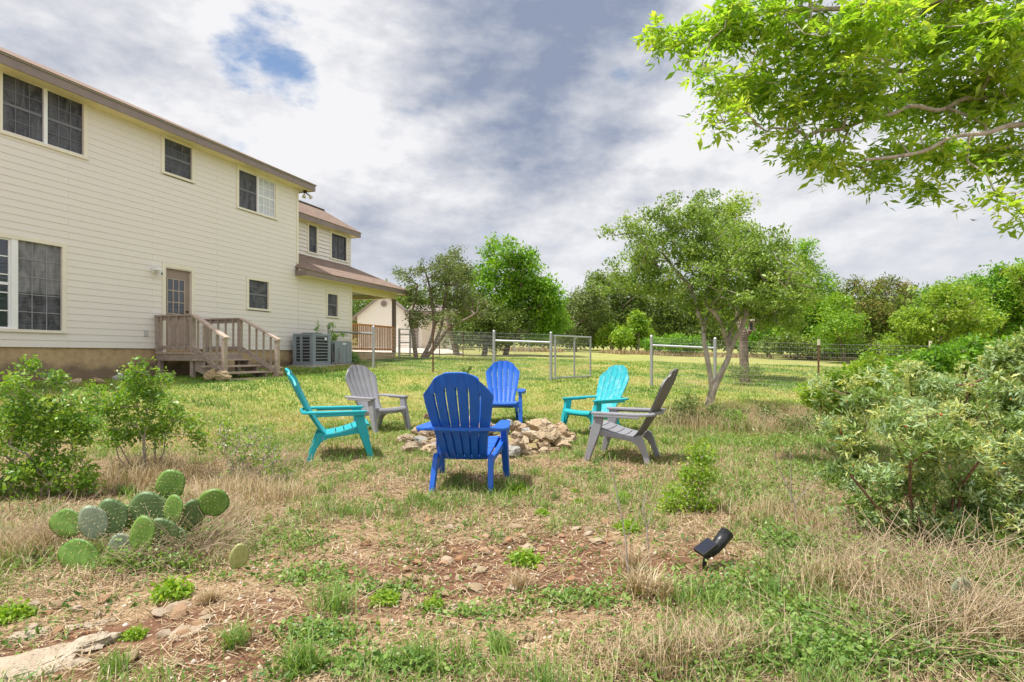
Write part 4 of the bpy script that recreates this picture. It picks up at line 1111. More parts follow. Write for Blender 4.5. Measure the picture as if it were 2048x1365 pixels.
# gravel
nb = NB()
x, y = wedge(11000, 1.6, 5.5); k = bareness(x, y) > .22; x, y = x[k], y[k]; n = len(x)
P = pts(x, y); s = np.minimum(np.exp(G.normal(-5.0, .42, n)), .013)
oct_ = np.array([[1, 0, 0], [-1, 0, 0], [0, 1, 0], [0, -1, 0], [0, 0, .7], [0, 0, -.7]], float)
V = P[:, None]+(oct_[None]*G.uniform(.6, 1.4, (n, 6, 1)))*s[:, None, None]
tri = np.array([[0, 2, 4], [2, 1, 4], [1, 3, 4], [3, 0, 4], [2, 0, 5], [1, 2, 5], [3, 1, 5], [0, 3, 5]])
nb.add(V.reshape(-1, 3), (np.arange(n)[:, None, None]*6+tri[None]).reshape(-1, 3), tint=np.repeat(G.random(n), 6))
o = nb.build('gravel', leaf_mat('gravel_chips', [(.28, .13, .07), (.42, .25, .15), (.55, .42, .30), (.68, .62, .54)], 0, .8, .0)); tag(o, 'small chips of limestone gravel on the red soil', 'gravel', kind='stuff')
# ================================================================ woody plants
def skeleton(trunks, targets, rng, seg, jit=.25, rise=.15, rtip=.004, rmax=.2, attach_from=.45, pw=2.3):
    """grow branches from trunk polylines to the target points; returns edge ends, radii and the tips"""
    pos = []; par = []; ok = []
    for tr in trunks:
        for i, p in enumerate(tr):
            pos.append(np.array(p, float)); par.append(len(pos)-2 if i else -1); ok.append(i >= len(tr)*attach_from)
    pos = list(pos); base = np.array([p for p, k in zip(pos, ok) if k])
    d = np.min(np.linalg.norm(targets[:, None]-base[None], axis=2), axis=1)
    A = np.zeros((len(pos)+len(targets)*40, 3)); n = len(pos); A[:n] = pos
    OK = np.zeros(len(A), bool); OK[:n] = ok; PAR = np.full(len(A), -1); PAR[:n] = par
    DEP = np.zeros(len(A)); tips = []
    for ti in np.argsort(d):
        t = targets[ti]
        cand = np.nonzero(OK[:n])[0]
        dd = np.linalg.norm(A[cand]-t, axis=1)+.35*DEP[cand]*seg
        j = cand[np.argmin(dd)]; s = A[j]; L_ = np.linalg.norm(t-s); m = max(1, min(36, int(L_/seg)))
        prev = j; dirv = (t-s)/max(L_, 1e-6)
        for k in range(1, m+1):
            f = k/m; p = s+(t-s)*f
            if k < m: p = p+rng.normal(0, jit*seg, 3)+np.array([0, 0, rise*L_*f*(1-f)])
            A[n] = p; PAR[n] = prev; OK[n] = True; DEP[n] = DEP[prev]+1; prev = n; n += 1
        tips.append(prev)
    A = A[:n]; PAR = PAR[:n]
    rad = np.zeros(n); cnt = np.zeros(n); cnt[tips] = 1
    for i in range(n-1, -1, -1):
        if cnt[i] == 0: cnt[i] = .5
        if PAR[i] >= 0 and PAR[i] < i: cnt[PAR[i]] += cnt[i]
    rad = np.minimum(rtip*cnt**(1/pw), rmax)
    e = np.nonzero(PAR >= 0)[0]
    return A, PAR, e, rad, np.array(tips)
def blob_points(blobs, n, rng, shell=.55):
    """points in a union of ellipsoids (cx,cy,cz,rx,ry,rz), biased to the outside"""
    B = np.array(blobs, float); v = np.cbrt(B[:, 3]*B[:, 4]*B[:, 5])**2; k = rng.choice(len(B), n, p=v/v.sum())
    D = unit(rng.normal(size=(n, 3))); r = rng.uniform(shell, 1, (n, 1))
    return B[k, :3]+D*r*B[k, 3:]
def px_blobs(lst, Y, depth=.8, rng=None, jy=0.0):
    out = []
    for b in lst:
        px, py, rx, ry = b[:4]; y = Y+(b[4] if len(b) > 4 else 0)+(rng.normal(0, jy) if jy else 0)
        c = at(px, py, y); s = y/F; out.append((c.x, c.y, c.z, rx*s, max(rx, ry)*s*depth, ry*s))
    return out
def spread(P, per, sig, rng, flat=1.0):
    n = len(P); Q = np.repeat(P, per, axis=0); N = rng.normal(size=Q.shape); N *= np.minimum(1, 1.7/np.linalg.norm(N, axis=1, keepdims=True))*sig; N[:, 2] *= flat
    return Q+N
def clump_tint(P, per, rng, lo=.2, hi=.8, jit=.15):
    return np.repeat(rng.uniform(lo, hi, len(P)), per)+rng.normal(0, jit, len(P)*per)
def plant(name, label, cat, base, trunks, targets, rng, bark, leafm, seg=.2, jit=.25, rtip=.003, rmax=.15, per=40, sig=.12, leaf=(.05, .025), up=.6, group=None, flat=.8,
          trunk_r=None, crown='crown', attach_from=.45, sides=5, hang=0.0, tint=(.15, .85), rise=.15, leafmode='single', trunkname='trunk', pw=2.3, extra_tip=True, bushy=0):
    e = empty(name, base, 0, label, cat, group)
    A, PAR, ed, rad, tips = skeleton([[p for p, r in t] for t in trunks], targets, rng, seg, jit, rise, rtip, rmax, attach_from, pw)
    # measured trunk radii win over the branch sum
    i = 0
    for t in trunks:
        for p, r in t:
            if r: rad[i] = r
            i += 1
    nb = NB(); V, Q = frusta(A[PAR[ed]], A[ed], np.minimum(rad[PAR[ed]], rad[ed]*1.25) if False else rad[PAR[ed]]*.98, rad[ed], sides)
    ntr = i
    big = ed < ntr
    if big.any():
        V1, Q1 = frusta(A[PAR[ed[big]]], A[ed[big]], rad[PAR[ed[big]]], rad[ed[big]], 10); nb.add(V1, Q1)
    sm = ~big
    # branch roots must not balloon to the trunk's width
    r0 = np.minimum(rad[PAR[ed[sm]]], rad[ed[sm]]*1.35+rtip*.3)
    V, Q = frusta(A[PAR[ed[sm]]], A[ed[sm]], r0, rad[ed[sm]], sides); nb.add(V, Q)
    o1 = nb.build(trunkname, bark, e, base, smooth=True)
    T = A[tips]
    if bushy: T = np.concatenate([T, A[rng.choice(ed[sm], min(bushy, int(sm.sum())))]])
    nb = NB()
    C = spread(T, per, sig, rng, flat); tn = clump_tint(T, per, rng, *tint)
    if leafmode == 'single':
        V, Q, t = leaf_quads(C, rng, leaf[0], leaf[1], up, tint=tn, hang=hang); nb.add(V, Q, tint=t)
    else:
        V, polys, t = compound(C, rng, leaf[0], leaf[1], leafmode, tn); nb.add(V, polys, tint=t)
    o2 = nb.build(crown, leafm, e, base)
    return e, T
def compound(C, rng, length, width, mode, tn):
    """several leaflets per point: pinnate sprays that droop, or three-fingered spiny leaves"""
    n = len(C)
    if mode == 'pinnate':
        m = 7; ax = unit(rng.normal(size=(n, 3))*np.array([1, 1, .45])+np.array([0, 0, -.25])); up = unit(np.array([[0, 0, 1.]])+rng.normal(0, .35, (n, 3)))
        sd = unit(np.cross(ax, up)); rach = length*2.1*rng.uniform(.7, 1.2, (n, 1))
        Ps = []; As = []
        for k in range(m):
            f = 1.0 if k == m-1 else .35+.25*(k//2); s = 0 if k == m-1 else (1 if k % 2 else -1)
            Ps.append(C+ax*rach*f+np.array([0, 0, -1])*rach*.18*f*f); As.append(ax*(1.0 if s == 0 else .55)+sd*s*.9+np.array([0, 0, -.30])+rng.normal(0, .15, (n, 3)))
        P = np.concatenate(Ps); Aa = np.concatenate(As); t = np.tile(tn, m)+rng.normal(0, .06, n*m)
        V, Q, t = leaf_quads(P, rng, length, width, 1.6, A=Aa, tint=t, fold=.25)
        return V, Q, t
    m = 3; ax = unit(rng.normal(size=(n, 3))+np.array([0, 0, .5])); r = unit(np.cross(ax, rng.normal(size=(n, 3)))); 
    Ps = []; As = []
    for k in range(m): a = (k-1)*1.05; Ps.append(C); As.append(ax*math.cos(a)+r*math.sin(a))
    P = np.concatenate(Ps); Aa = np.concatenate(As); t = np.tile(tn, m)
    return leaf_quads(P, rng, length, width, .8, A=Aa, tint=t, fold=.45)
def bark_mat(name, c0, c1, sc=12):
    m, nt, out = new_mat(name); p = nt.nodes.new('ShaderNodeBsdfPrincipled')
    tc = nt.nodes.new('ShaderNodeTexCoord'); mp = nt.nodes.new('ShaderNodeMapping'); mp.inputs['Scale'].default_value = (1, 1, .3); lk(nt, tc.outputs['Object'], mp.inputs['Vector'])
    n = noise_tex(nt, sc, 6, .7, vec=mp.outputs['Vector'])
    lk(nt, ramp(nt, n, [(.32, c0), (.62, c1)]), p.inputs['Base Color']); p.inputs['Roughness'].default_value = .9
    lk(nt, bump(nt, n, .7, .02), p.inputs['Normal']); lk(nt, p.outputs[0], out.inputs[0]); return m
BARKG = bark_mat('pale_grey_bark', (.21, .175, .14), (.54, .48, .41)); BARKB = bark_mat('brown_bark', (.09, .065, .05), (.24, .18, .14)); BARKR = bark_mat('red_brown_stem', (.10, .05, .03), (.25, .13, .08), 30)
TWIG = bark_mat('dead_grey_twig', (.22, .18, .15), (.48, .42, .36), 30)
LF = {
 'ash': leaf_mat('overhanging_tree_leaves', [(.16, .33, .02), (.28, .47, .03), (.41, .57, .05), (.55, .65, .10)], .6, .45, .05),
 'persimmon': leaf_mat('persimmon_leaves', [(.08, .15, .025), (.17, .28, .035), (.27, .40, .055), (.38, .48, .13)], .40, .5, .04),
 'oak': leaf_mat('live_oak_leaves', [(.07, .11, .018), (.13, .20, .03), (.21, .30, .045), (.30, .37, .08)], .35, .5, .04),
 'elm': leaf_mat('bright_elm_leaves', [(.09, .22, .015), (.16, .34, .02), (.25, .45, .03), (.34, .52, .05)], .42, .5, .03),
 'cedar': leaf_mat('brownish_cedar_sprays', [(.08, .135, .02), (.15, .21, .035), (.23, .25, .055), (.28, .19, .07)], .25, .6, .02),
 'olive': leaf_mat('grey_olive_cedar_sprays', [(.08, .125, .03), (.14, .20, .05), (.21, .27, .08), (.28, .31, .14)], .28, .6, .02),
 'lime': leaf_mat('light_green_mesquite_leaves', [(.13, .25, .02), (.22, .36, .03), (.32, .45, .045), (.42, .50, .08)], .45, .5, .03),
 'agarita': leaf_mat('blue_green_spiny_leaves', [(.10, .17, .02), (.25, .36, .07), (.36, .50, .30), (.58, .60, .20)], .38, .5, .03),
 'shrub': leaf_mat('small_shrub_leaves', [(.08, .19, .02), (.15, .31, .028), (.25, .41, .035), (.38, .49, .06)], .40, .45, .05),
 'weed': leaf_mat('bright_weed_leaves', [(.13, .27, .02), (.22, .38, .025), (.32, .47, .035), (.42, .5, .06)], .45, .5, .03),
 'forb': leaf_mat('clover_leaves', [(.08, .18, .03), (.15, .28, .05), (.26, .38, .08), (.40, .45, .16)], .40, .5, .03),
}
def line(*p): return [np.array(x, float) for x in p]
def pl(pts, Y, n=6):
    """a trunk through photo points (px,py,radius px,dY): smooth polyline with radii in metres"""
    P = [at(a[0], a[1], Y+(a[3] if len(a) > 3 else 0)) for a in pts]; r = [a[2]*(Y/F) for a in pts]
    out = []
    for i in range(len(P)-1):
        p0, p1, p2, p3 = P[max(i-1, 0)], P[i], P[i+1], P[min(i+2, len(P)-1)]
        for k in range(n):
            f = k/n
            q = .5*((2*p1)+(-p0+p2)*f+(2*p0-5*p1+4*p2-p3)*f*f+(-p0+3*p1-3*p2+p3)*f**3)
            out.append((np.array(q), r[i]+(r[i+1]-r[i])*f))
    out.append((np.array(P[-1]), r[-1])); return out
def ground_at(px, Y): x = (px-CX)/F*Y; return Vector((x, Y, gz(x, Y)))
def drop(trunk, base):
    """start a trunk at its base on the ground"""
    b = np.array(base)-np.array([0, 0, .06]); return [(b, trunk[0][1]*1.25)]+trunk

# ---- the persimmon behind the right-hand chairs
rg = np.random.default_rng(3)
Yp = 10.3; base = ground_at(1416, Yp)
T0 = drop(pl([(1417, 815, 7.5), (1423, 790, 8), (1432, 768, 6.5), (1448, 735, 5.6), (1460, 705, 4.6), (1452, 680, 4), (1443, 650, 3.6, -.1), (1430, 628, 4, -.15), (1412, 612, 3, -.2)], Yp), base)
T1 = pl([(1424, 780, 5), (1420, 748, 5), (1414, 715, 4.8), (1408, 680, 4.8, .05), (1407, 655, 4.4, .1), (1398, 632, 4.4, .1), (1390, 600, 4, .2), (1376, 570, 4, .3), (1350, 540, 3, .4)], Yp)
T2 = pl([(1455, 702, 5), (1458, 680, 4.5), (1463, 655, 4.5, .1), (1472, 640, 4, .2), (1486, 622, 3.5, .3), (1488, 600, 3, .3)], Yp)
T3 = pl([(1458, 708, 5), (1472, 675, 4.5, -.1), (1484, 655, 4.5, -.15), (1491, 632, 4, -.2), (1500, 610, 3, -.2), (1530, 600, 2.5, -.3)], Yp)
T4 = pl([(1409, 650, 3.5), (1414, 632, 3.2, .1), (1424, 622, 3, .2), (1440, 618, 2.5, .2)], Yp)
bl = px_blobs([(1400, 520, 170, 105), (1500, 560, 120, 70), (1600, 585, 55, 48), (1560, 640, 55, 24), (1540, 500, 50, 36), (1440, 640, 50, 20), (1250, 478, 56, 42), (1300, 450, 60, 45), (1360, 430, 60, 45), (1412, 425, 45, 42), (1340, 520, 90, 60), (1430, 490, 90, 60), (1480, 545, 85, 60), (1550, 525, 60, 45), (1560, 580, 60, 45), (1470, 610, 80, 35),
               (1400, 585, 70, 40), (1270, 540, 60, 40), (1230, 570, 55, 25), (1520, 620, 60, 30), (1310, 580, 60, 25), (1590, 560, 35, 45)], Yp, .9, rg, .25)
tg = blob_points(bl, 640, rg, .45)
plant('persimmon_tree', 'small crooked pale-barked tree with a wide airy crown behind the right-hand chairs', 'tree', base, [T0, T1, T2, T3, T4], tg, rg, BARKG, LF['persimmon'], seg=.16, jit=.28, rtip=.0046, rmax=.06, per=54, sig=.085, leaf=(.055, .028), attach_from=.62, flat=.75, bushy=200)
# ---- live oak with the nest box
Yo = 16.4; base = ground_at(1489, Yo)
T0 = drop(pl([(1490, 745, 9), (1488, 720, 8.5), (1487, 690, 8.5), (1486, 668, 8.5), (1478, 640, 6, .2), (1470, 600, 5, .3), (1455, 560, 4, .3)], Yo), base)
T1 = pl([(1490, 672, 6), (1503, 658, 5, .1), (1513, 645, 4, .2), (1535, 632, 3.5, .3), (1565, 610, 3, .3)], Yo)
bl = px_blobs([(1470, 440, 32, 55), (1440, 450, 30, 30), (1480, 520, 70, 60), (1575, 590, 40, 40), (1560, 615, 55, 35), (1450, 600, 60, 40)], Yo+.8, .9, rg, .4)
plant('live_oak', 'live oak with a dark scarred trunk beyond the fence, its crown behind the crooked tree', 'tree', base, [T0, T1], blob_points(bl, 170, rg, .35), rg, BARKB, LF['lime'], seg=.3, jit=.3, rtip=.006, rmax=.1, per=75, sig=.22, leaf=(.085, .042), attach_from=.55, bushy=60)
# nest box on the oak
p = at(1504, 653, Yo-.15); e = empty('nest_box', p, R(-12), 'small weathered wooden nest box hung on the forked oak trunk', 'nest box')
s = MB(); s.box(-.09, .09, -.10, .10, -.14, .14); s.build('box', simple('weathered_pine', (.27, .21, .17), .85, .2, 12), e)
s = MB(); s.hexa([(-.15, -.16, .142), (.15, -.16, .142), (.15, .13, .19), (-.15, .13, .19), (-.15, -.16, .162), (.15, -.16, .162), (.15, .13, .21), (-.15, .13, .21)]); s.build('roof', simple('grey_board', (.36, .30, .26), .9, .2, 12), e)
s = MB(); s.box(-.075, .0, -.104, -.1005, -.10, .10); s.build('opening', M['black'], e)
# ---- the big overhanging tree at the top right
Ya = 5.2; rg = np.random.default_rng(17)
base = Vector((7.6, 6.4, gz(7.6, 6.4)))
trk = [(np.array((7.6, 6.4, -.1)), .26), (np.array((7.5, 6.35, .8)), .22), (np.array((7.3, 6.2, 1.7)), .20), (np.array((7.0, 6.0, 2.5)), .17)]
T0 = trk+pl([(2330, 170, 24, .4), (2150, 180, 12, .2), (2040, 178, 8, .1), (1985, 195, 5.2), (1930, 197, 4.8), (1880, 221, 4.6), (1826, 212, 4.3), (1780, 230, 4), (1735, 238, 3.7), (1686, 258, 3.4), (1640, 262, 3.6), (1612, 276, 3)], Ya, 4)
T1 = pl([(1985, 195, 8), (1930, 185, 6.5, .2), (1880, 205, 6, .3), (1835, 205, 5.5, .3), (1800, 190, 5.5, .3), (1760, 197, 5, .4), (1720, 200, 4.5, .4), (1670, 190, 4, .4)], Ya, 4)
T2 = [(np.array((7.3, 6.2, 1.7)), .16)]+pl([(2250, 280, 14, .2), (2050, 250, 5.2, -.2), (1975, 266, 4.4, -.3), (1905, 274, 3.8, -.4), (1850, 302, 3.6, -.4), (1790, 314, 3, -.5), (1730, 320, 2.2, -.5)], Ya, 4)
T3 = [(np.array((7.0, 6.0, 2.5)), .15)]+pl([(2250, 100, 14, .6), (2100, 120, 9, .6), (2000, 140, 7.5, .6), (1880, 148, 6, .7), (1760, 140, 5, .7), (1640, 150, 4.5, .6), (1560, 125, 4, .5), (1500, 105, 3, .4)], Ya, 4)
T4 = [(np.array((7.0, 6.0, 2.5)), .13)]+pl([(2200, -40, 12, .2), (2050, -20, 7, .1), (1900, 0, 6), (1750, 15, 5, -.1), (1620, 20, 4, -.1), (1500, 30, 3)], Ya, 4)
bl = px_blobs([(1325, 68, 30, 30), (1375, 70, 40, 32), (1430, 62, 45, 45), (1395, 140, 40, 22), (1360, 208, 22, 16), (1420, 195, 35, 22), (1400, 230, 25, 28), (1450, 245, 45, 28), (1480, 55, 70, 55), (1590, 60, 90, 70), (1720, 60, 110, 80), (1870, 60, 120, 80), (2020, 60, 120, 100),
               (1500, 165, 70, 55), (1600, 180, 80, 60), (1720, 180, 90, 60), (1850, 200, 90, 70), (1980, 200, 90, 80), (1560, 262, 50, 28), (1630, 300, 55, 32), (1690, 325, 55, 30), (1765, 350, 38, 38), (1800, 300, 60, 40), (1880, 300, 60, 50), (1960, 320, 60, 50), (2030, 330, 40, 60),
               (1590, 345, 25, 15), (1860, 372, 30, 14), (1920, 375, 40, 22), (2010, 395, 30, 24), (2046, 440, 18, 14), (2200, 80, 150, 120), (2200, 280, 120, 100), (1600, -90, 150, 80), (1900, -110, 200, 90), (2150, -120, 200, 100)], Ya, .9, rg, .22)
tg = blob_points(bl, 820, rg, .25)
plant('overhanging_tree', 'broad leafy tree reaching in over the yard at the upper right', 'tree', base, [T0, T1, T2, T3, T4], tg, rg, BARKG, LF['ash'], seg=.15, jit=.22, rtip=.0034, rmax=.05, per=6, sig=.060, leaf=(.080, .028), attach_from=.35, leafmode='pinnate', bushy=260, rise=-.05)

# ---- agarita on the right
rg = np.random.default_rng(23); Yg = 3.5
base = ground_at(1880, Yg+.1)
stems = []
for (px, py, dy) in ((1640, 770, .3), (1690, 720, .2), (1760, 730, .1), (1850, 720, .3), (1940, 700, 0), (2040, 690, .2), (2150, 720, .2), (1700, 880, -.35), (1820, 860, -.4), (1960, 850, -.4), (2080, 850, -.2)):
    b = np.array(ground_at(1880+(px-1880)*.35, Yg+dy*.5)); t = np.array(at(px, py+70, Yg+dy)); m = (b+t)/2+rg.normal(0, .04, 3)
    stems.append([(b, .011), (m, .008), (t, .006)])
bl = px_blobs([(1660, 800, 36, 30, .3), (1690, 870, 60, 60), (1740, 790, 60, 45, .2), (1700, 950, 60, 60, .0), (1790, 850, 80, 80, -.1), (1860, 770, 70, 50, .2), (1880, 900, 90, 90, -.25), (1960, 790, 80, 70), (1990, 900, 100, 100, -.2), (2060, 800, 80, 110), (1800, 960, 80, 60, -.2), (1930, 1000, 100, 60, -.25),
               (2060, 1000, 90, 70, -.2), (1945, 690, 14, 40, -.1), (2015, 700, 40, 26, .1), (2050, 690, 30, 30, .1), (2150, 850, 90, 140), (1830, 745, 30, 20, .3), (1640, 770, 26, 14, .35), (1720, 1010, 60, 40, -.1), (1830, 1050, 90, 40, -.15), (1970, 1060, 90, 50, -.25), (2080, 1050, 80, 60, -.2), (2040, 720, 60, 50, .2)], Yg, .8, rg, .05)
tg = blob_points(bl, 470, rg, .25)
ag, tips = plant('agarita_bush', 'spiny blue-green agarita bush with red berries filling the right side', 'bush', base, stems, tg, rg, BARKR, LF['agarita'], seg=.07, jit=.15, rtip=.0019, rmax=.012, per=30, sig=.038, leaf=(.036, .0088), attach_from=.3, leafmode='tri', bushy=230, tint=(.0, 1.0), crown='foliage', trunkname='stems', sides=4)
nb = NB(); P = tips[rg.choice(len(tips), 110)]+rg.normal(0, .02, (110, 3)); s = .0068
ph = (1+5**.5)/2
ico = unit(np.array([[-1, ph, 0], [1, ph, 0], [-1, -ph, 0], [1, -ph, 0], [0, -1, ph], [0, 1, ph], [0, -1, -ph], [0, 1, -ph], [ph, 0, -1], [ph, 0, 1], [-ph, 0, -1], [-ph, 0, 1]]))
icf = np.array([[0, 11, 5], [0, 5, 1], [0, 1, 7], [0, 7, 10], [0, 10, 11], [1, 5, 9], [5, 11, 4], [11, 10, 2], [10, 7, 6], [7, 1, 8], [3, 9, 4], [3, 4, 2], [3, 2, 6], [3, 6, 8], [3, 8, 9], [4, 9, 5], [2, 4, 11], [6, 2, 10], [8, 6, 7], [9, 8, 1]])
nb.add((P[:, None]+ico[None]*s).reshape(-1, 3), (np.arange(len(P))[:, None, None]*12+icf[None]).reshape(-1, 3), tint=np.repeat(rg.random(len(P)), 12))
o = nb.build('berries', leaf_mat('agarita_berries', [(.55, .03, .015), (.62, .08, .02), (.60, .30, .05), (.5, .5, .1)], 0, .3, .08), ag, base, smooth=True); o['kind'] = 'stuff'

# ---- shrubs of the yard
def shrub(name, label, Y, basepx, blobs, n, leafm, per, sig, leaf, nst=6, rng=None, bark=TWIG, seg=.09, rtip=.0016, up=.7, group=None, tint=(.15, .85), jit=.2, bushy=0, cat='shrub', spreadb=.5, stem_r=.008):
    rng = rng or np.random.default_rng(abs(hash(label)) % 9999 if False else sum(map(ord, label)))
    base = ground_at(basepx, Y); bl = px_blobs(blobs, Y, .85, rng, .03*Y/4)
    tg = blob_points(bl, n, rng, .3); st = []
    for k in range(nst):
        t = tg[rng.integers(len(tg))]; b = np.array(base)+np.append(rng.normal(0, .05, 2), -.03)*np.array([Y/4, Y/4, 1])
        b = b+(np.append((t-b)[:2], 0))*spreadb*.4; b[2] = gz(b[0], b[1])-.02
        m = b+(t-b)*.35+rng.normal(0, .02, 3)*Y/4; st.append([(b, stem_r), (m, stem_r*.7), (b+(t-b)*.6, stem_r*.5)])
    return plant(name, label, cat, base, st, tg, rng, bark, leafm, seg=seg, jit=jit, rtip=rtip, rmax=stem_r, per=per, sig=sig, leaf=leaf, attach_from=.3, up=up, group=group, crown='foliage', trunkname='stems', sides=4, tint=tint, bushy=bushy)[0]
shrub('leafy_shrub', 'large bright green shrub at the left edge in front of the foundation', 4.4, 70, [(40, 775, 36, 40), (95, 830, 60, 45), (40, 850, 60, 70), (130, 870, 50, 50), (100, 930, 70, 55), (30, 950, 60, 60), (165, 935, 30, 25), (-40, 860, 70, 90), (110, 760, 8, 20), (60, 1010, 50, 30), (160, 850, 40, 30), (150, 790, 16, 24), (60, 735, 12, 20), (180, 970, 30, 20)], 330, LF['shrub'], 24, .042, (.034, .018), 7, bushy=130)
shrub('leafy_shrub', 'loose green shrub in front of the landing, rising from pale dry grass', 5.1, 290, [(272, 745, 28, 26), (255, 790, 45, 40), (310, 800, 40, 40), (215, 810, 36, 36), (355, 815, 30, 30), (270, 850, 60, 40), (330, 860, 55, 35), (390, 840, 14, 40), (180, 790, 16, 24), (235, 870, 40, 25), (160, 830, 24, 20), (300, 735, 10, 14), (400, 880, 20, 20), (330, 760, 14, 14)], 240, LF['shrub'], 20, .042, (.034, .018), 8, bushy=60)
shrub('sparse_brush', 'thin twiggy brush with few leaves between the green shrub and the turquoise chair', 5.0, 500, [(450, 880, 24, 40), (490, 900, 40, 50), (540, 920, 45, 50), (575, 960, 26, 40), (500, 850, 14, 14), (470, 960, 40, 30), (445, 850, 14, 24), (530, 870, 20, 20)], 260, LF['shrub'], 8, .03, (.024, .012), 14, bushy=40, stem_r=.006, jit=.3, rtip=.0022)
shrub('low_shrub', 'low grey-green shrub at the foot of the crooked tree', 8.6, 1400, [(1370, 815, 30, 28), (1345, 845, 26, 22), (1420, 835, 40, 24), (1470, 840, 35, 20), (1395, 860, 50, 16)], 130, LF['olive'], 28, .06, (.045, .018), 10, bushy=90, stem_r=.006)
shrub('low_shrub', 'low olive shrub right of the crooked trunk in the tall dry grass', 8.4, 1545, [(1540, 838, 26, 24), (1570, 850, 26, 20), (1515, 855, 24, 16)], 70, LF['olive'], 26, .06, (.045, .018), 8, bushy=40, stem_r=.006)
shrub('low_shrub', 'low green shrub in the dry grass midway between the crooked tree and the agarita', 8.2, 1480, [(1470, 850, 40, 26), (1510, 870, 36, 18), (1440, 870, 30, 16)], 110, LF['elm'], 26, .06, (.045, .018), 9, bushy=60, stem_r=.006, tint=(0, .6))
shrub('low_shrub', 'low green shrub against the left edge of the agarita', 7.8, 1610, [(1600, 860, 36, 26), (1640, 850, 30, 30), (1590, 885, 30, 14)], 110, LF['olive'], 26, .06, (.045, .018), 9, bushy=60, stem_r=.006)
shrub('leafy_shrub', 'bright green shrub with loose tips behind the upper left of the agarita', 6.4, 1690, [(1640, 785, 28, 18), (1680, 770, 36, 30), (1730, 750, 40, 40), (1700, 800, 50, 36), (1625, 800, 14, 10), (1755, 790, 40, 30)], 110, LF['weed'], 36, .07, (.055, .026), 6, bushy=50)
shrub('leafy_weed_bush', 'upright bright green weed bush right of the dark grey chair', 3.95, 1385, [(1400, 915, 24, 30), (1385, 955, 34, 30), (1360, 1000, 40, 34), (1400, 1010, 36, 30), (1330, 1025, 30, 22), (1420, 955, 14, 24)], 120, LF['weed'], 22, .035, (.022, .012), 9, bushy=60, stem_r=.004)
shrub('scrub_bush', 'thin bush of dry stems at the foot of the oak trunk', 15.8, 1487, [(1470, 740, 18, 14), (1510, 742, 20, 12), (1485, 752, 30, 10)], 60, LF['olive'], 16, .10, (.06, .025), 8, stem_r=.008)
shrub('foundation_plant', 'small green plant against the porch base', 19.2, 708, [(708, 715, 8, 12), (714, 722, 8, 8)], 30, LF['elm'], 26, .07, (.07, .035), 4)
# climbing vine on the fence brace and stalks behind the air conditioner
shrub('climbing_vine', 'green vine trailing over the pipe fence brace beside the air conditioners', 18.3, 668, [(662, 652, 7, 10), (668, 672, 12, 10), (685, 670, 10, 6), (636, 660, 3, 18)], 46, LF['elm'], 10, .05, (.06, .035), 5, cat='vine')

# ---- low weeds, tufts
def weed_proto(seed, n, rx, h, leafm, leaf):
    r = np.random.default_rng(seed); nb = NB()
    P = np.clip(r.normal(0, 1, (n, 3)), -1.5, 1.5)*np.array([rx*.5, rx*.5, 0])
    P[:, 2] = np.abs(r.normal(0, .45, n))*h*np.exp(-(np.hypot(P[:, 0], P[:, 1])/(rx*1.0))**2)+.008
    V, Q, t = leaf_quads(P, r, leaf[0], leaf[1], 1.0, tint=r.uniform(.1, .9, n)); nb.add(V, Q, tint=t)
    b = P[::9].copy(); b[:, 2] = 0; V, q1, q2, t = blades(b*.5, r, h*.7, .003, .5, .4); nb.add(V, q1, q2, tint=t)
    me = nb.mesh('low_weed'); me.materials.append(leafm); return me
WD = [weed_proto(i, 650, .085, .075, LF['weed'], (.022, .010)) for i in range(3)]
def tuft_proto(seed, n, ln, matx, r0=.02, lo=.2, hi=.8):
    r = np.random.default_rng(seed); b = np.zeros((n, 3)); b[:, :2] = r.normal(0, r0, (n, 2))
    V, q1, q2, t = blades(b, r, ln, .0038, .55, .7, r.uniform(lo, hi, n)); nb = NB(); nb.add(V, q1, q2, tint=t)
    me = nb.mesh('grass_tuft'); me.materials.append(matx); return me
TF = [tuft_proto(40+i, 150, .15, GREEN, .03) for i in range(2)]; TD = [tuft_proto(50+i, 170, .11, STRAW, .022, .2, .9) for i in range(2)]
def put(me, name, px, py, s, label, cat, group):
    p = on_ground(px, py); o = link(name, me, loc=p); o.scale = (s, s, s*random.uniform(.85, 1.1)); o.rotation_euler = (0, 0, random.uniform(0, 6.28)); return tag(o, label, cat, group)
for (px, py, s, lb) in ((1035, 990, 1.25, 'flat vivid green weed just right of the nearest blue chair'), (1085, 1032, .65, 'small round vivid green weed beside the path of bare soil'), (1158, 1008, .7, 'vivid green weed in the dry grass below the dark grey chair'), (1258, 1062, 1.05, 'vivid green weed at the right end of the bare soil'), (1050, 1128, 1.15, 'wide yellow-green weed growing over a stone in the bare soil'),
                        (868, 1218, .62, 'compact green weed at the near edge of the bare soil'), (346, 1195, 1.1, 'bushy green weed below the prickly pear'), (270, 1275, .55, 'small upright green weed on red soil left of the peach bedrock plate'), (22, 1238, 1.0, 'feathery green weed at the left edge above the bedrock ledge'), (1246, 1000, .75, 'green weed left of the upright weed bush'),
                        (770, 1205, .8, 'loose green weed among soil at the lower middle'), (180, 1095, .7, 'feathery green sprig beside the lowest cactus pad'), (255, 1140, .6, 'green sprig under the right of the lowest cactus pad'), (1150, 985, .5, 'tiny green weed behind the one below the dark grey chair')):
    put(WD[random.randrange(3)], 'low_weed', px, py, s, lb, 'weed', 'bright green weeds in the dry ground')
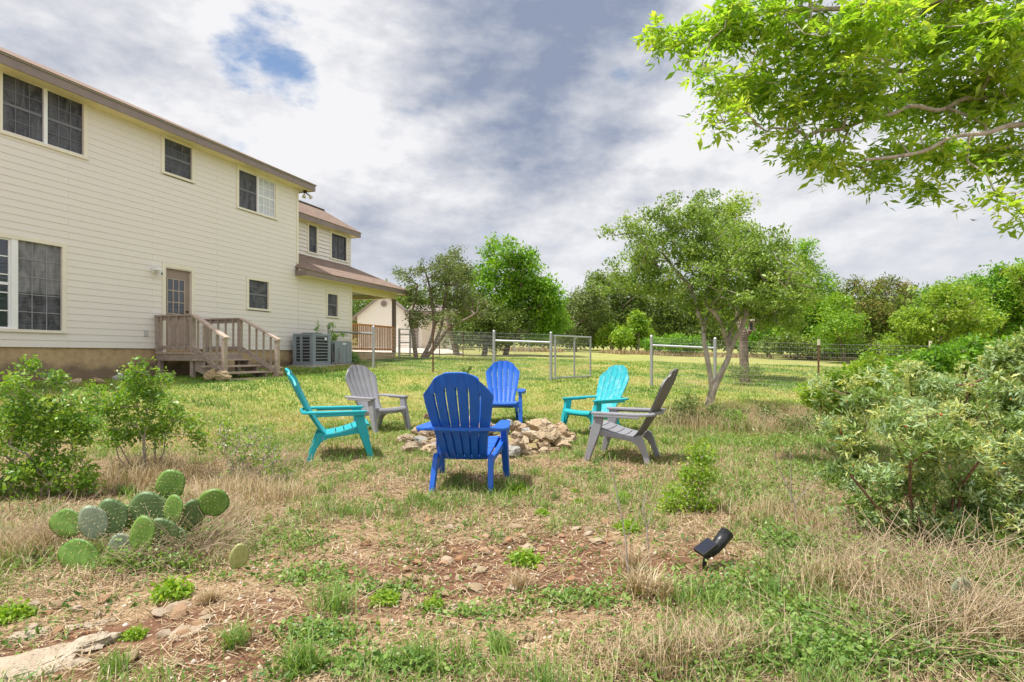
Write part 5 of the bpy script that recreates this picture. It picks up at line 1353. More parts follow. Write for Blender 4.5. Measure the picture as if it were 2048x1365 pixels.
for (px, py, s, lb) in ((665, 1225, 1.2, 'tall green grass tuft left of the bare soil'), (600, 1345, 1.1, 'long green grass tuft at the bottom left of centre'), (840, 1330, .9, 'blue-green grass tuft at the bottom centre'), (470, 1290, .8, 'grey-green grass tuft right of the peach bedrock plate'), (870, 1020, .8, 'green grass tuft behind the bare soil'), (230, 1350, .7, 'green grass tuft beside the bedrock ledge'), (1000, 1310, .7, 'pale green grass tuft near the lower middle')):
    put(TF[random.randrange(2)], 'grass_tuft', px, py, s, lb, 'grass tuft', 'green grass tufts')
for (px, py, s, lb) in ((1040, 1178, 1.0, 'straw-coloured bunchgrass tuft in front of the yellow-green weed'), (1285, 1190, 1.5, 'wide tan bunchgrass tuft at the right of the bare soil'), (1265, 1140, 1.2, 'tan bunchgrass tuft behind the wide one at the right'), (420, 1205, .8, 'small straw tuft right of the bushy weed'), (1330, 1200, 1.1, 'tan bunchgrass tuft left of the spotlight stake')):
    put(TD[random.randrange(2)], 'bunchgrass_tuft', px, py, s, lb, 'grass tuft', 'tan bunchgrass tufts')
# leafless saplings
def twig(label, pts, Y, side, cat='sapling'):
    b = ground_at(pts[0][0], Y); e = empty('bare_sapling', b, 0, label, cat)
    s = MB(); P = [b-Vector((0, 0, .03))]+[at(x, y, Y) for x, y in pts[1:]]; n = len(P)
    s.tube([p-b for p in P], [.0042*(1-i/n)+.0014 for i in range(n)], 5); s.build('stem', TWIG, e)
    for i0, lst in side:
        s = MB(); Q = [P[i0]]+[at(x, y, Y+.03) for x, y in lst]; s.tube([q-b for q in Q], [.0024-.0012*i/len(Q) for i in range(len(Q))], 4); s.build('twig', TWIG, e)
twig('thin bare sapling standing in the tan grass left of the spotlight', [(1262, 1190), (1255, 1130), (1251, 1080), (1243, 1030), (1228, 960), (1218, 905)], 2.75, [(2, [(1265, 1050), (1288, 1010), (1296, 985)]), (3, [(1232, 1000), (1215, 985)]), (1, [(1240, 1100), (1225, 1080)])])
twig('shorter bare sapling between the thin sapling and the spotlight', [(1306, 1170), (1298, 1120), (1294, 1060), (1286, 1020), (1290, 985)], 3.0, [(2, [(1300, 1035), (1312, 1010)])])
twig('bare forked sapling rising beside the spotlight from pale weeds', [(1590, 1085), (1592, 1030), (1590, 1010), (1575, 975), (1555, 930), (1545, 890)], 3.5, [(2, [(1600, 995), (1620, 970), (1635, 955)]), (3, [(1570, 960), (1560, 950)])])
twig('pale bare cane standing behind the forked sapling', [(1584, 1050), (1582, 980), (1580, 900)], 4.0, [])

# ---- tall dry grass, clover, dead stems
G = np.random.default_rng(77)
def px_field(nb, lst, rng, matfun):
    for (px, py, rx, ry, n, ln) in lst:
        c = on_ground(px, py); k = c.y/F
        x = c.x+rng.normal(0, .5, n)*rx*k; y = c.y+rng.normal(0, .5, n)*ry*k*max(1, c.y/EYE*.55)
        y = np.maximum(y, 1.25); matfun(nb, x, y, ln, n)
nb = NB()
def tall(nb, x, y, ln, n):
    V, q1, q2, t = blades(pts(x, y), G, ln, .0030, .45, 1.0, .55+G.normal(0, .25, n)); nb.add(V, q1, q2, tint=t)
px_field(nb, [(1760, 1130, 130, 60, 350, .18), (1900, 1160, 160, 60, 450, .20), (2020, 1170, 120, 80, 350, .22), (1850, 1240, 200, 80, 600, .20), (2000, 1300, 160, 80, 600, .24), (1650, 1090, 80, 60, 450, .22), (1560, 1040, 90, 60, 500, .20), (1700, 1180, 140, 60, 600, .22), (1340, 1340, 140, 60, 700, .16), (1450, 1320, 120, 50, 500, .18),
              (290, 950, 90, 40, 900, .26), (240, 975, 100, 30, 500, .20), (360, 960, 80, 30, 500, .22), (450, 1050, 50, 50, 500, .12), (430, 1120, 50, 30, 350, .09), (480, 985, 90, 50, 900, .20), (560, 1000, 70, 40, 500, .18), (120, 1080, 120, 50, 900, .18), (60, 1110, 90, 60, 700, .18),
              (1450, 858, 140, 26, 1900, .36), (1560, 868, 110, 26, 1500, .36), (1500, 840, 170, 16, 1500, .42), (1620, 850, 70, 24, 900, .38), (1360, 850, 60, 20, 500, .28)], G, tall)
tag(nb.build('tall_dry_grass', STRAW), 'tall bleached dry grass in thick tangles at both sides of the yard', 'dry grass', kind='stuff')
nb = NB()
def clover(nb, x, y, ln, n):
    P = pts(x, y); P[:, 2] += np.abs(G.normal(0, .45, n))*ln; tn = np.clip(.45+G.normal(0, .22, n), 0, 1)
    V, Q, t = leaf_quads(P, G, .019+.0012*y.mean(), .011+.0006*y.mean(), 1.4, tint=tn); nb.add(V, Q, tint=t)
px_field(nb, [(1560, 1290, 200, 70, 3300, .09), (1450, 1340, 180, 60, 2200, .08), (1700, 1330, 170, 70, 2600, .10), (1820, 1280, 150, 60, 1500, .12), (1330, 1300, 100, 50, 600, .07), (1420, 1190, 140, 60, 900, .07), (1530, 1170, 110, 60, 900, .08), (1620, 1240, 100, 50, 1500, .08), (1530, 1000, 120, 60, 1700, .09), (1620, 960, 70, 50, 1200, .11), (1580, 1095, 60, 50, 1300, .12),
              (300, 1140, 110, 20, 900, .09), (390, 1090, 50, 40, 700, .16), (250, 1130, 50, 20, 400, .10), (640, 1270, 90, 50, 900, .05), (780, 1340, 200, 40, 1500, .05), (90, 1120, 60, 40, 500, .06), (1180, 950, 80, 30, 800, .07), (1600, 880, 90, 24, 1600, .16), (1480, 890, 100, 20, 1600, .12), (1950, 1330, 120, 50, 1500, .10), (1850, 1180, 160, 50, 1500, .16), (1700, 1120, 120, 50, 1300, .14), (1980, 1200, 120, 60, 1000, .16), (690, 960, 60, 20, 400, .05), (760, 1180, 150, 30, 700, .05), (960, 1230, 160, 30, 600, .05), (560, 1080, 120, 40, 800, .05), (1150, 1200, 120, 40, 700, .05), (620, 1160, 100, 30, 600, .06), (830, 1010, 140, 20, 500, .05)], G, clover)
tag(nb.build('clover', LF['forb']), 'patches of small-leaved clover and forbs through the rough grass', 'clover', kind='stuff')
nb = NB()
def canes(nb, x, y, ln, n):
    b = pts(x, y); a = G.uniform(0, 6.28, n); l = ln*G.uniform(.5, 1.2, n); h = np.stack([np.cos(a), np.sin(a), np.abs(G.normal(.7, .5, n))], 1); m = b+unit(h)*l[:, None]*.6; e_ = m+unit(h+np.array([0, 0, -.45]))*l[:, None]*.4
    V, Q = frusta(np.concatenate([b, m]), np.concatenate([m, e_]), np.full(2*n, .0016), np.full(2*n, .0011), 3); nb.add(V, Q, tint=np.full(len(V), .6)+0*V[:, 0])
px_field(nb, [(1880, 1170, 190, 80, 260, .40), (1980, 1260, 150, 90, 240, .40), (1760, 1150, 120, 60, 170, .30), (1700, 1080, 80, 50, 100, .26), (1640, 1000, 60, 60, 60, .35), (430, 1090, 60, 50, 260, .22), (370, 1105, 60, 30, 260, .28), (290, 1135, 90, 24, 200, .18), (400, 1050, 40, 24, 200, .30), (200, 1110, 60, 30, 140, .2), (320, 1060, 90, 20, 150, .28), (300, 940, 70, 40, 160, .32), (520, 950, 90, 50, 420, .34), (470, 900, 60, 30, 160, .34), (120, 1080, 110, 50, 220, .3), (1850, 1320, 180, 60, 160, .4)], G, canes)
tag(nb.build('dead_stems', bark_mat('straw_brown_stems', (.30, .20, .115), (.52, .41, .28), 8)), 'tangle of thin dead stems in the rough grass', 'dead stems', kind='stuff')

# ---- prickly pear
def pad_mesh(seed):
    r = random.Random(seed); bm = bmesh.new(); nr, na = 7, 28; rows = []
    q1, q2 = r.uniform(0, 6), r.uniform(0, 6)
    rad = lambda a: (1+.035*math.sin(3*a+q1)+.025*math.sin(5*a+q2))*(1-.06*math.cos(a*2+r.random()*.0))*(.5*(1.0+.16*math.sin(a)))*(1.0 if math.sin(a) > -.2 else 1-.30*abs(math.sin(a)+.2)**1.2)
    for side in (1, -1):
        rg_ = []
        for i in range(nr):
            f = i/nr
            rg_.append([bm.verts.new((rad(2*math.pi*k/na)*math.cos(2*math.pi*k/na)*f*.82, side*.026*math.sqrt(max(0, 1-f**3.2))+.025*math.sin(3*f*math.cos(2*math.pi*k/na)), rad(2*math.pi*k/na)*math.sin(2*math.pi*k/na)*f+.48)) for k in range(na)] if i else [bm.verts.new((0, side*.026, .48))])
        rows.append(rg_)
    rim = [bm.verts.new((rad(2*math.pi*k/na)*math.cos(2*math.pi*k/na)*.82, .025*math.sin(3*math.cos(2*math.pi*k/na)), rad(2*math.pi*k/na)*math.sin(2*math.pi*k/na)+.48)) for k in range(na)]
    for s_, rg_ in zip((1, -1), rows):
        for k in range(na):
            k2 = (k+1) % na
            bm.faces.new((rg_[0][0], rg_[1][k], rg_[1][k2]))
            for i in range(1, nr-1): bm.faces.new((rg_[i][k], rg_[i+1][k], rg_[i+1][k2], rg_[i][k2]))
            bm.faces.new((rg_[nr-1][k], rim[k], rim[k2], rg_[nr-1][k2]))
    bmesh.ops.recalc_face_normals(bm, faces=bm.faces)
    me = bpy.data.meshes.new('pad'); bm.to_mesh(me); bm.free(); me.shade_smooth()
    s = MB()
    for i in range(-4, 5):
        for j in range(-4, 5):
            x, z = (i+.5*(j % 2))*.105, .48+j*.105
            a = math.atan2(z-.48, x); q = math.hypot(x/.82, z-.48)
            if q > rad(a)*.95: continue
            for sd in (1, -1):
                y0 = sd*.024*math.sqrt(max(.05, 1-(q/rad(a))**3))+.025*math.sin(3*x/.41)
                for k in range(2 if r.random() < .5 else 1):
                    d = Vector((r.gauss(0, .6), sd*1.0, r.gauss(.1, .6))).normalized()*r.uniform(.03, .10)
                    s.tube([(x, y0*.95, z), (x+d.x, y0+d.y, z+d.z)], [.0055, .0015], 3, False)
    for k in range(26):
        a = 2*math.pi*k/26
        if math.sin(a) < -.75: continue
        p = Vector((rad(a)*math.cos(a)*.82, 0, rad(a)*math.sin(a)+.48)); d = Vector((math.cos(a), r.gauss(0, .4), math.sin(a)))*.07; s.tube([p, p+d], [.010, .003], 3, False)
    return me, s.mesh('spines')
PADS = [pad_mesh(i) for i in range(3)]
def cactus_mat(name, c0, c1, c2):
    m, nt, out = new_mat(name); p = nt.nodes.new('ShaderNodeBsdfPrincipled'); n = noise_tex(nt, 5, 5, .6); n2 = noise_tex(nt, 9, 6, .7)
    c = ramp(nt, n, [(.3, c0), (.65, c1)]); c = mixc(nt, mth(nt, 'MULTIPLY', mrange(nt, n2, .6, .75), .5), c, c2); lk(nt, c, p.inputs['Base Color']); p.inputs['Roughness'].default_value = .5
    lk(nt, bump(nt, n2, .3, .01), p.inputs['Normal']); lk(nt, p.outputs[0], out.inputs[0]); return m
CA = cactus_mat('green_cactus_skin', (.075, .17, .022), (.15, .27, .04), (.24, .25, .10)); CB = cactus_mat('grey_green_cactus_skin', (.06, .12, .035), (.12, .20, .065), (.24, .24, .13)); CC = cactus_mat('yellowed_cactus_skin', (.28, .30, .09), (.38, .39, .15), (.45, .36, .18)); CD = cactus_mat('pale_scarred_cactus_skin', (.15, .20, .12), (.24, .29, .19), (.40, .38, .28))
SPM = simple('straw_cactus_spines', (.62, .52, .28), .5, .1)
def cpad(parent, org, px, py, Y, h, wf, rz, roll, mat, tilt=0.0):
    me, sp2 = PADS[random.randrange(3)]; s = h*Y/F
    for q_ in (me, sp2):
        if not q_.materials: q_.materials.append(mat if q_ is me else SPM)
    o = link('pad', me, parent, at(px, py, Y)-org); o.scale = (s*wf, s, s); o.rotation_mode = 'ZYX'; o.rotation_euler = (tilt, roll, rz)
    o.material_slots[0].link = 'OBJECT'; o.material_slots[0].material = mat
    tag(link('spines', sp2, o), kind='stuff'); return o
org = ground_at(290, 3.0); pp = empty('prickly_pear', org, 0, 'prickly pear cactus with a cluster of round spiny pads at the lower left', 'cactus')
for (cx_, cy2, Yq, h, w_, rz, roll, mt) in ((144, 1052, 3.15, 60, 46, .1, -1.15, CA), (190, 1058, 3.12, 66, 42, .3, -.25, CD), (226, 1048, 3.16, 70, 46, .25, -.12, CB), (258, 1046, 3.26, 50, 36, .1, .1, CA), (281, 1083, 2.97, 72, 46, -.2, .22, CA), (297, 1032, 3.22, 66, 62, .15, .05, CB), (345, 1030, 3.14, 56, 38, -.3, .15, CA),
          (340, 980, 3.32, 56, 46, .1, .1, CA), (422, 1014, 3.22, 54, 46, .2, .55, CA), (325, 1080, 3.05, 60, 52, .1, -.1, CB), (172, 1117, 2.93, 76, 54, .12, -1.3, CA), (378, 1045, 3.2, 66, 40, .5, .3, CB), (245, 1100, 3.02, 46, 36, .3, -.3, CD), (350, 1090, 3.1, 50, 40, -.4, .35, CB)):
    cpad(pp, org, cx_-math.sin(roll)*.48*h, cy2+math.cos(roll)*.5*h, Yq, h*1.14, w_*1.12/(.82*h), rz, roll, mt)
org = ground_at(470, 2.86)
pf = empty('prickly_pear', org, 0, 'single yellowed cactus pad standing in dry grass right of the main cactus', 'cactus'); cpad(pf, org, 470, 1146, 2.86, 56, .8, .4, .25, CC)
org = ground_at(1920, 2.35)
pf = empty('prickly_pear', org, 0, 'pale green cactus pad half hidden in tall dry grass at the lower right', 'cactus'); cpad(pf, org, 1918, 1235, 2.36, 74, .85, -.2, .15, CD); cpad(pf, org, 1880, 1280, 2.2, 55, .9, .3, -.3, CA)
org = ground_at(935, 12.5)
pf = empty('prickly_pear', org, 0, 'little prickly pear on the lawn beyond the far blue chair', 'cactus')
for a in ((934, 752, 12.5, 12, .9, .1, .1, CA), (930, 746, 12.5, 11, .9, .4, -.4, CA), (938, 743, 12.5, 11, .9, .2, .3, CA)): cpad(pf, org, *a)
# ================================================================ fences
PIPE = simple('galvanised_pipe', (.42, .43, .45), .45, .12, 8, metal=.55); WIRE = simple('galvanised_wire', (.36, .36, .37), .5, .1, 8, metal=.4); RUST = simple('rusty_steel_post', (.16, .085, .055), .8, .3, 12); TCAP = simple('cream_post_tip', (.62, .58, .42), .6)
def wires(nb, a, b, h, dv=.0508, dh=.1016, r=.0021, z0=.03):
    a = np.array(a, float); b = np.array(b, float); Ln = np.linalg.norm((b-a)[:2]); n = max(2, int(Ln/dv)); f = np.linspace(0, 1, n+1)
    P = a[None]+(b-a)[None]*f[:, None]; P[:, 2] = terrain(P[:, 0], P[:, 1], False)+z0; Q = P+np.array([0, 0, h])
    V, q = frusta(P, Q, np.full(n+1, r), np.full(n+1, r), 3); nb.add(V, q)
    m = max(1, int(Ln/1.2)); f = np.linspace(0, 1, m+1); P = a[None]+(b-a)[None]*f[:, None]; P[:, 2] = terrain(P[:, 0], P[:, 1], False)+z0
    z = 0
    while z <= h+.001:
        V, q = frusta(P[:-1]+[0, 0, z], P[1:]+[0, 0, z], np.full(m, r*1.15), np.full(m, r*1.15), 3); nb.add(V, q); z += dh
def gp(px, Y): x = (px-CX)/F*Y; return (x, Y, float(terrain(x, Y, False)))
def fence(label, posts, h, rails=(), name='wire_fence'):
    """posts: (px, Y, kind)"""
    o0 = gp(posts[0][0], posts[0][1]); e = empty(name, o0, 0, label, 'fence')
    P = [gp(p[0], p[1]) for p in posts]; oo = Vector(o0)
    for q, p in zip(P, posts):
        s = MB(); q = Vector(q)-oo
        if p[2] == 'pipe':
            s.tube([q+Vector((0, 0, -.1)), q+Vector((0, 0, h+.06))], .040, 12, True); s.tube([q+Vector((0, 0, h+.055)), q+Vector((0, 0, h+.09))], [.043, .02], 12); s.build('post', PIPE, e, False)
        else:
            s.box(q.x-.022, q.x+.022, q.y-.004, q.y+.004, q.z-.1, q.z+h+.12); s.box(q.x-.004, q.x+.004, q.y-.03, q.y-.0045, q.z-.1, q.z+h+.12)
            po = s.build('t_post', RUST, e)
            if p[2] == 'tip': s = MB(); s.box(q.x-.024, q.x+.024, q.y-.033, q.y+.006, q.z+h-.02, q.z+h+.125); s.build('post_tip', TCAP, po)
    for i, j, z in rails:
        a = Vector(P[i])-oo+Vector((0, 0, z)); b = Vector(P[j])-oo+Vector((0, 0, z)); s = MB(); s.tube([a, b], .030, 10); s.build('brace_rail', PIPE, e)
    nb = NB()
    for i in range(len(P)-1): wires(nb, P[i], P[i+1], h)
    nb.build('wire_mesh', WIRE, e, o0); return e
fence('welded wire fence with pipe posts and rusty stakes running from the house to the gate', [(657, 19.1, 'pipe'), (747, 17.5, 'pipe'), (866, 16.6, 'rust'), (988, 15.6, 'pipe'), (1102, 15.3, 'pipe')], 1.24, [(0, 1, 1.08), (3, 4, 1.04)])
fence('welded wire fence with pipe posts and a cream-tipped stake right of the gate', [(1303, 14.9, 'pipe'), (1430, 14.25, 'pipe'), (1637, 13.4, 'tip'), (1860, 12.6, 'tip'), (2130, 11.8, 'tip')], 1.24, [(0, 1, 1.06)])
fence('wire fence with thin posts far across the field behind the gate', [(1028, 36, 'pipe'), (1058, 38, 'pipe'), (1088, 40, 'rust'), (1140, 43, 'pipe')], 1.25)
fence('wire fence of thin rusty stakes along the driveway behind the branchy tree', [(800, 28.5, 'rust'), (879, 27, 'rust'), (926, 26, 'rust'), (988, 25.5, 'rust')], 1.1)
# open pipe gate
h0 = gp(1108, 15.2); e = empty('wire_gate', h0, 0, 'open galvanised pipe and mesh gate swung back into the field', 'gate'); oo = Vector(h0)
b = Vector(gp(1182, 16.6)); top = 1.13; zb = h0[2]+.10
A = Vector((h0[0], h0[1], zb))-oo; B = Vector((b.x, b.y, zb))-oo; up = Vector((0, 0, top))
for u in (0.03, .53, .985):
    s = MB(); q = A+(B-A)*u; s.tube([q, q+up], .026, 10); s.build('stile', PIPE, e)
for z in (0, 1):
    s = MB(); s.tube([A+up*z, B+up*z], .024, 10); s.build('rail', PIPE, e)
nb = NB(); n = 34; f = np.linspace(0, 1, n); a_ = np.array(A); b_ = np.array(B); P = a_+(b_-a_)*f[:, None]
V, q = frusta(P, P+[0, 0, top], np.full(n, .0018), np.full(n, .0018), 3); nb.add(V, q)
for z in np.linspace(0, top, 13): V, q = frusta([a_+[0, 0, z]], [b_+[0, 0, z]], [.0018], [.0018], 3); nb.add(V, q)
nb.build('mesh', WIRE, e)
# small pipe gate between the porch and the branchy tree
h0 = gp(798, 24.3); h1 = gp(820, 24.6); e = empty('pipe_gate', h0, 0, 'small pipe gate between the porch post and the branchy tree', 'gate'); oo = Vector(h0); W1 = Vector(h1)-oo
for q in (Vector(), W1): s = MB(); s.tube([q, q+Vector((0, 0, 1.25))], .035, 8); s.build('stile', PIPE, e)
for z in (.10, .65, 1.0, 1.22): s = MB(); s.tube([Vector((0, 0, z)), W1+Vector((0, 0, z))], .025, 8); s.build('rail', PIPE, e)

# ================================================================ garage behind
gx, gy = (768-CX)/F*38, 38.0; g0 = gz(gx, gy)
gar = empty('garage', (gx, gy, g0), R(4), 'cream clapboard garage with a gabled front and round vent beyond the porch', 'garage')
def gsid(mb, x0, x1, y, z0, z1f):
    z = z0
    while True:
        x0c, x1c, zt = x0, x1, z+.17
        m = z1f(z)
        if m is None: break
        x0c, x1c = max(x0, m[0]), min(x1, m[1])
        if x1c-x0c < .1: break
        mb.add([(x0c, y-.02, z), (x1c, y-.02, z), (x1c, y-.004, zt), (x0c, y-.004, zt), (x0c, y+.1, z), (x1c, y+.1, z), (x1c, y+.1, zt), (x0c, y+.1, zt)], [(0, 1, 2, 3), (0, 4, 5, 1), (3, 2, 6, 7), (0, 3, 7, 4), (1, 5, 6, 2)]); z += .17
def zz(py): return EYE+(HY-py)/F*38-g0
peak, eave, hw_ = zz(590), zz(634), 1.75
slope = (peak-eave)/hw_*.98
s = MB(); gsid(s, -hw_, hw_, 0, -.3, lambda z: (-hw_, hw_) if z < eave else ((-(peak-z)/slope, (peak-z)/slope) if z < peak-.1 else None))
s.box(-hw_+.02, hw_-.02, .11, 8, -.3, eave); s.build('wall', M['siding'], gar)
s = MB()
for sx in (-1, 1):
    p = [(0, -.25, peak+.02), (sx*(hw_+.35), -.25, peak+.02-slope*(hw_+.35)), (sx*(hw_+.35), 8.2, peak+.02-slope*(hw_+.35)), (0, 8.2, peak+.02)]
    s.hexa([Vector(q) for q in p]+[Vector(q)+Vector((0, 0, .14)) for q in p])
s.build('roof', M['taupe'], gar)
s = MB(); s.tube([(.0, -.035, zz(608)), (.0, -.07, zz(608))], .22, 20); v = s.build('round_vent', simple('taupe_vent', (.34, .28, .25), .7), gar)
s = MB(); s.tube([(.0, -.071, zz(608)), (.0, -.075, zz(608))], .15, 20); s.build('vent_louvre', simple('dark_vent_louvre', (.20, .16, .15), .7), v)
# side wing with the garage door
x1 = (908-CX)/F*38-gx
s = MB(); s.box(hw_+.01, x1, .3, 7, -.3, zz(628)); s.build('wing_wall', M['siding'], gar)
s = MB(); s.box(hw_-.2, x1+.4, -.1, 7.3, zz(628)+.01, zz(628)+.22); s.hexa([(hw_-.2, -.1, zz(628)+.221), (x1+.4, -.1, zz(628)+.221), (x1+.4, 7.3, zz(628)+.221), (hw_-.2, 7.3, zz(628)+.221), (hw_-.2, 3.5, zz(600)), (x1-1, 3.5, zz(600)), (x1-1, 3.7, zz(600)), (hw_-.2, 3.7, zz(600))]); s.build('wing_roof', M['taupe'], gar)
xa, xb = (842-CX)/F*38-gx, (895-CX)/F*38-gx
s = MB(); s.box(xa, xb, .26, .295, 0, zz(640)); gd = s.build('garage_door', simple('beige_garage_door', (.62, .54, .43), .6, .05, 2), gar)
s = MB()
for k in range(4): z = (k+.0)*zz(640)/4+.08; s.box(xa+.1, xb-.1, .245, .259, z, z+zz(640)/4-.12)
s.build('door_panels', simple('beige_door_panel', (.58, .50, .40), .6), gd)
s = MB(); xp = (831-CX)/F*38-gx; s.box(xp-.14, xp+.14, .2, .29, -.2, zz(628)); s.build('pilaster', M['taupe'], gar)

# ================================================================ trees beyond
def bg_tree(name, label, Y, tpx, blobs, ntg, leafm, per, leaf, sig, bark=BARKB, trunks=None, rtip=.008, seed=0, depth=.9, tint=(.1, .9), bushy=0, seg=None, flat=.8, cat='tree', rmax=.16, r0=.14, crown='crown', trunkname='trunk', attach=.4, group=None):
    rng = np.random.default_rng(500+seed); base = ground_at(tpx, Y); bl = px_blobs(blobs, Y, depth, rng, .02*Y)
    ntg = int(ntg*1.9); per = int(per*.62); sig = sig*.66
    tg = blob_points(bl, ntg, rng, .40)
    if trunks is None:
        zc = np.mean([b[2] for b in bl]); c = np.array((np.mean([b[0] for b in bl]), np.mean([b[1] for b in bl]), zc)); b0 = np.array(base)-[0, 0, .1]
        trunks = [[(b0, r0*1.2), (b0+(c-b0)*.35+rng.normal(0, .1, 3), r0), (b0+(c-b0)*.8, r0*.7)]]
    return plant(name, label, cat, base, trunks, tg, rng, bark, leafm, seg=seg or Y*.02, jit=.3, rtip=rtip, rmax=rmax, per=per, sig=sig, leaf=leaf, attach_from=attach, flat=flat, tint=tint, bushy=bushy, crown=crown, trunkname=trunkname, sides=4, group=group)
# branchy multi-stemmed tree beside the porch
Yb = 23.5; bs = ground_at(845, Yb)
tr = [drop(pl([(832, 715, 4.5), (829, 690, 4.5), (826, 665, 4), (820, 640, 3), (828, 610, 2.4), (835, 570, 1.6)], Yb), ground_at(833, Yb)), drop(pl([(845, 715, 4.2), (856, 695, 4), (865, 670, 3.5), (868, 640, 3), (864, 610, 2.6), (858, 570, 2), (850, 540, 1.4)], Yb), ground_at(843, Yb)),
      drop(pl([(852, 715, 4.5), (872, 692, 4, -.2), (888, 668, 3.6, -.3), (905, 652, 3, -.4), (930, 640, 2.4, -.5), (955, 625, 1.8, -.5)], Yb), ground_at(848, Yb)), pl([(868, 690, 3), (882, 655, 3, .2), (888, 610, 2.5, .3), (892, 570, 2, .3), (890, 535, 1.4, .3)], Yb)]
bg_tree('branchy_tree', 'half-bare branchy tree with several leaning trunks beside the porch', Yb, 845, [(815, 560, 12, 20), (830, 590, 22, 30), (850, 545, 30, 25), (885, 540, 32, 32), (900, 580, 50, 45), (860, 600, 40, 40), (935, 600, 35, 45), (960, 620, 30, 35), (825, 635, 18, 22), (880, 520, 14, 14), (855, 640, 36, 24), (895, 640, 30, 20)], 260, LF['olive'], 26, (.11, .04), .17, BARKB, tr, .0085, 1, tint=(.1, .9), seg=.3, attach=.6, rmax=.07, bushy=160)
bg_tree('cedar_tree', 'tall grey-green cedar standing behind the branchy tree', 29, 915, [(912, 515, 14, 26), (905, 550, 26, 26), (890, 530, 14, 14), (930, 545, 22, 26), (800, 548, 8, 12)], 60, LF['olive'], 60, (.13, .05), .3, seed=2)
bg_tree('elm_tree', 'big bright green tree left of the field with a dark crown base', 31, 1010, [(985, 500, 24, 26), (1020, 505, 26, 24), (1050, 520, 30, 28), (990, 545, 40, 34), (1050, 560, 46, 40), (1085, 585, 36, 36), (1100, 600, 30, 40), (960, 570, 30, 34), (1020, 600, 60, 40), (1110, 640, 28, 36), (1070, 650, 40, 36)], 260, LF['elm'], 75, (.17, .085), .36, seed=3, bushy=40)
bg_tree('dark_cedar', 'dark cedar with low dead limbs in front of the bright green tree', 29.5, 968, [(950, 620, 40, 40), (985, 640, 42, 36), (1030, 650, 34, 36), (940, 665, 36, 30), (990, 680, 34, 24), (900, 675, 24, 24)], 170, LF['oak'], 60, (.14, .06), .32, seed=4, tint=(0, .65), bushy=90)
bg_tree('live_oak', 'grey-green live oak at the left end of the tree line behind the gate', 44, 1150, [(1150, 620, 34, 34), (1180, 600, 34, 36), (1165, 660, 44, 28), (1130, 665, 24, 26)], 130, LF['olive'], 60, (.2, .09), .45, seed=5, bushy=40)
bg_tree('live_oak', 'dark live oak filling the tree line behind the turquoise chair', 46, 1240, [(1225, 575, 50, 34), (1190, 570, 34, 26), (1260, 590, 50, 44), (1310, 600, 50, 44), (1240, 640, 60, 40), (1300, 650, 50, 36), (1195, 640, 34, 40)], 260, LF['oak'], 60, (.2, .09), .45, seed=6, bushy=50)
bg_tree('mesquite_bush', 'bright yellow-green bush at the field edge, tallest of the two left of the oak trunk', 43, 1275, [(1275, 645, 20, 22), (1270, 670, 26, 24), (1290, 668, 18, 24)], 70, LF['weed'], 70, (.19, .09), .36, seed=7, cat='bush', r0=.08)
bg_tree('mesquite_bush', 'bright yellow-green bush at the field edge, lower of the two left of the oak trunk', 42.5, 1225, [(1222, 668, 24, 20), (1240, 675, 22, 18), (1205, 676, 14, 14)], 60, LF['weed'], 70, (.19, .09), .36, seed=8, cat='bush', r0=.08)
bg_tree('cedar_tree', 'dark cedar behind the crooked trunk at the field edge', 45, 1370, [(1350, 620, 40, 50), (1395, 640, 40, 44), (1370, 670, 50, 28), (1430, 660, 30, 34)], 200, LF['oak'], 60, (.2, .09), .45, seed=9, tint=(0, .8))
bg_tree('cedar_tree', 'green cedar right of the oak trunk at the field edge', 42, 1540, [(1520, 660, 34, 36), (1550, 680, 34, 28), (1500, 685, 24, 22)], 110, LF['elm'], 60, (.19, .08), .42, seed=10, tint=(0, .5))
bg_tree('mesquite_tree', 'light green mesquite standing in the gap right of the oak', 38, 1620, [(1610, 500, 20, 24), (1640, 520, 10, 14), (1610, 550, 40, 36), (1650, 580, 34, 40), (1600, 600, 46, 44), (1640, 640, 50, 44), (1670, 620, 24, 36), (1590, 670, 50, 30), (1650, 680, 44, 24)], 250, LF['elm'], 58, (.18, .08), .40, seed=11, tint=(.2, 1), bushy=40)
bg_tree('cedar_tree', 'rust-tinged brown cedar beyond the cream-tipped fence stake', 36, 1740, [(1705, 575, 24, 20), (1735, 590, 30, 28), (1775, 572, 30, 20), (1808, 590, 22, 24), (1730, 625, 50, 40), (1785, 630, 44, 40), (1700, 650, 36, 36), (1720, 690, 50, 28), (1790, 680, 44, 30)], 240, LF['cedar'], 60, (.17, .065), .38, seed=12, bushy=40)
bg_tree('cedar_tree', 'olive cedar between the rust-tinged cedar and the light green trees', 33, 1880, [(1850, 600, 14, 26), (1900, 585, 34, 22), (1880, 610, 44, 30), (1940, 580, 30, 26)], 90, LF['elm'], 60, (.16, .065), .36, seed=13)
bg_tree('mesquite_tree', 'yellow-green leafy tree behind the agarita', 15.5, 1850, [(1830, 650, 44, 34), (1880, 620, 46, 32), (1910, 650, 44, 40), (1800, 690, 40, 26), (1860, 690, 50, 34), (1930, 610, 36, 34), (1780, 705, 20, 20), (1900, 590, 36, 22), (1960, 640, 36, 40)], 190, LF['lime'], 62, (.085, .042), .17, seed=14, bushy=50, r0=.06, rtip=.005, rmax=.06)
bg_tree('cedar_tree', 'dark green cedar with brownish top at the far right of the tree line', 19, 2010, [(1985, 560, 34, 28), (2030, 545, 34, 24), (2000, 600, 50, 44), (2050, 600, 40, 60), (1990, 660, 50, 44), (2050, 680, 50, 50), (1960, 630, 30, 34)], 210, LF['elm'], 60, (.105, .048), .22, seed=15, r0=.09, bushy=50, tint=(0, .75))
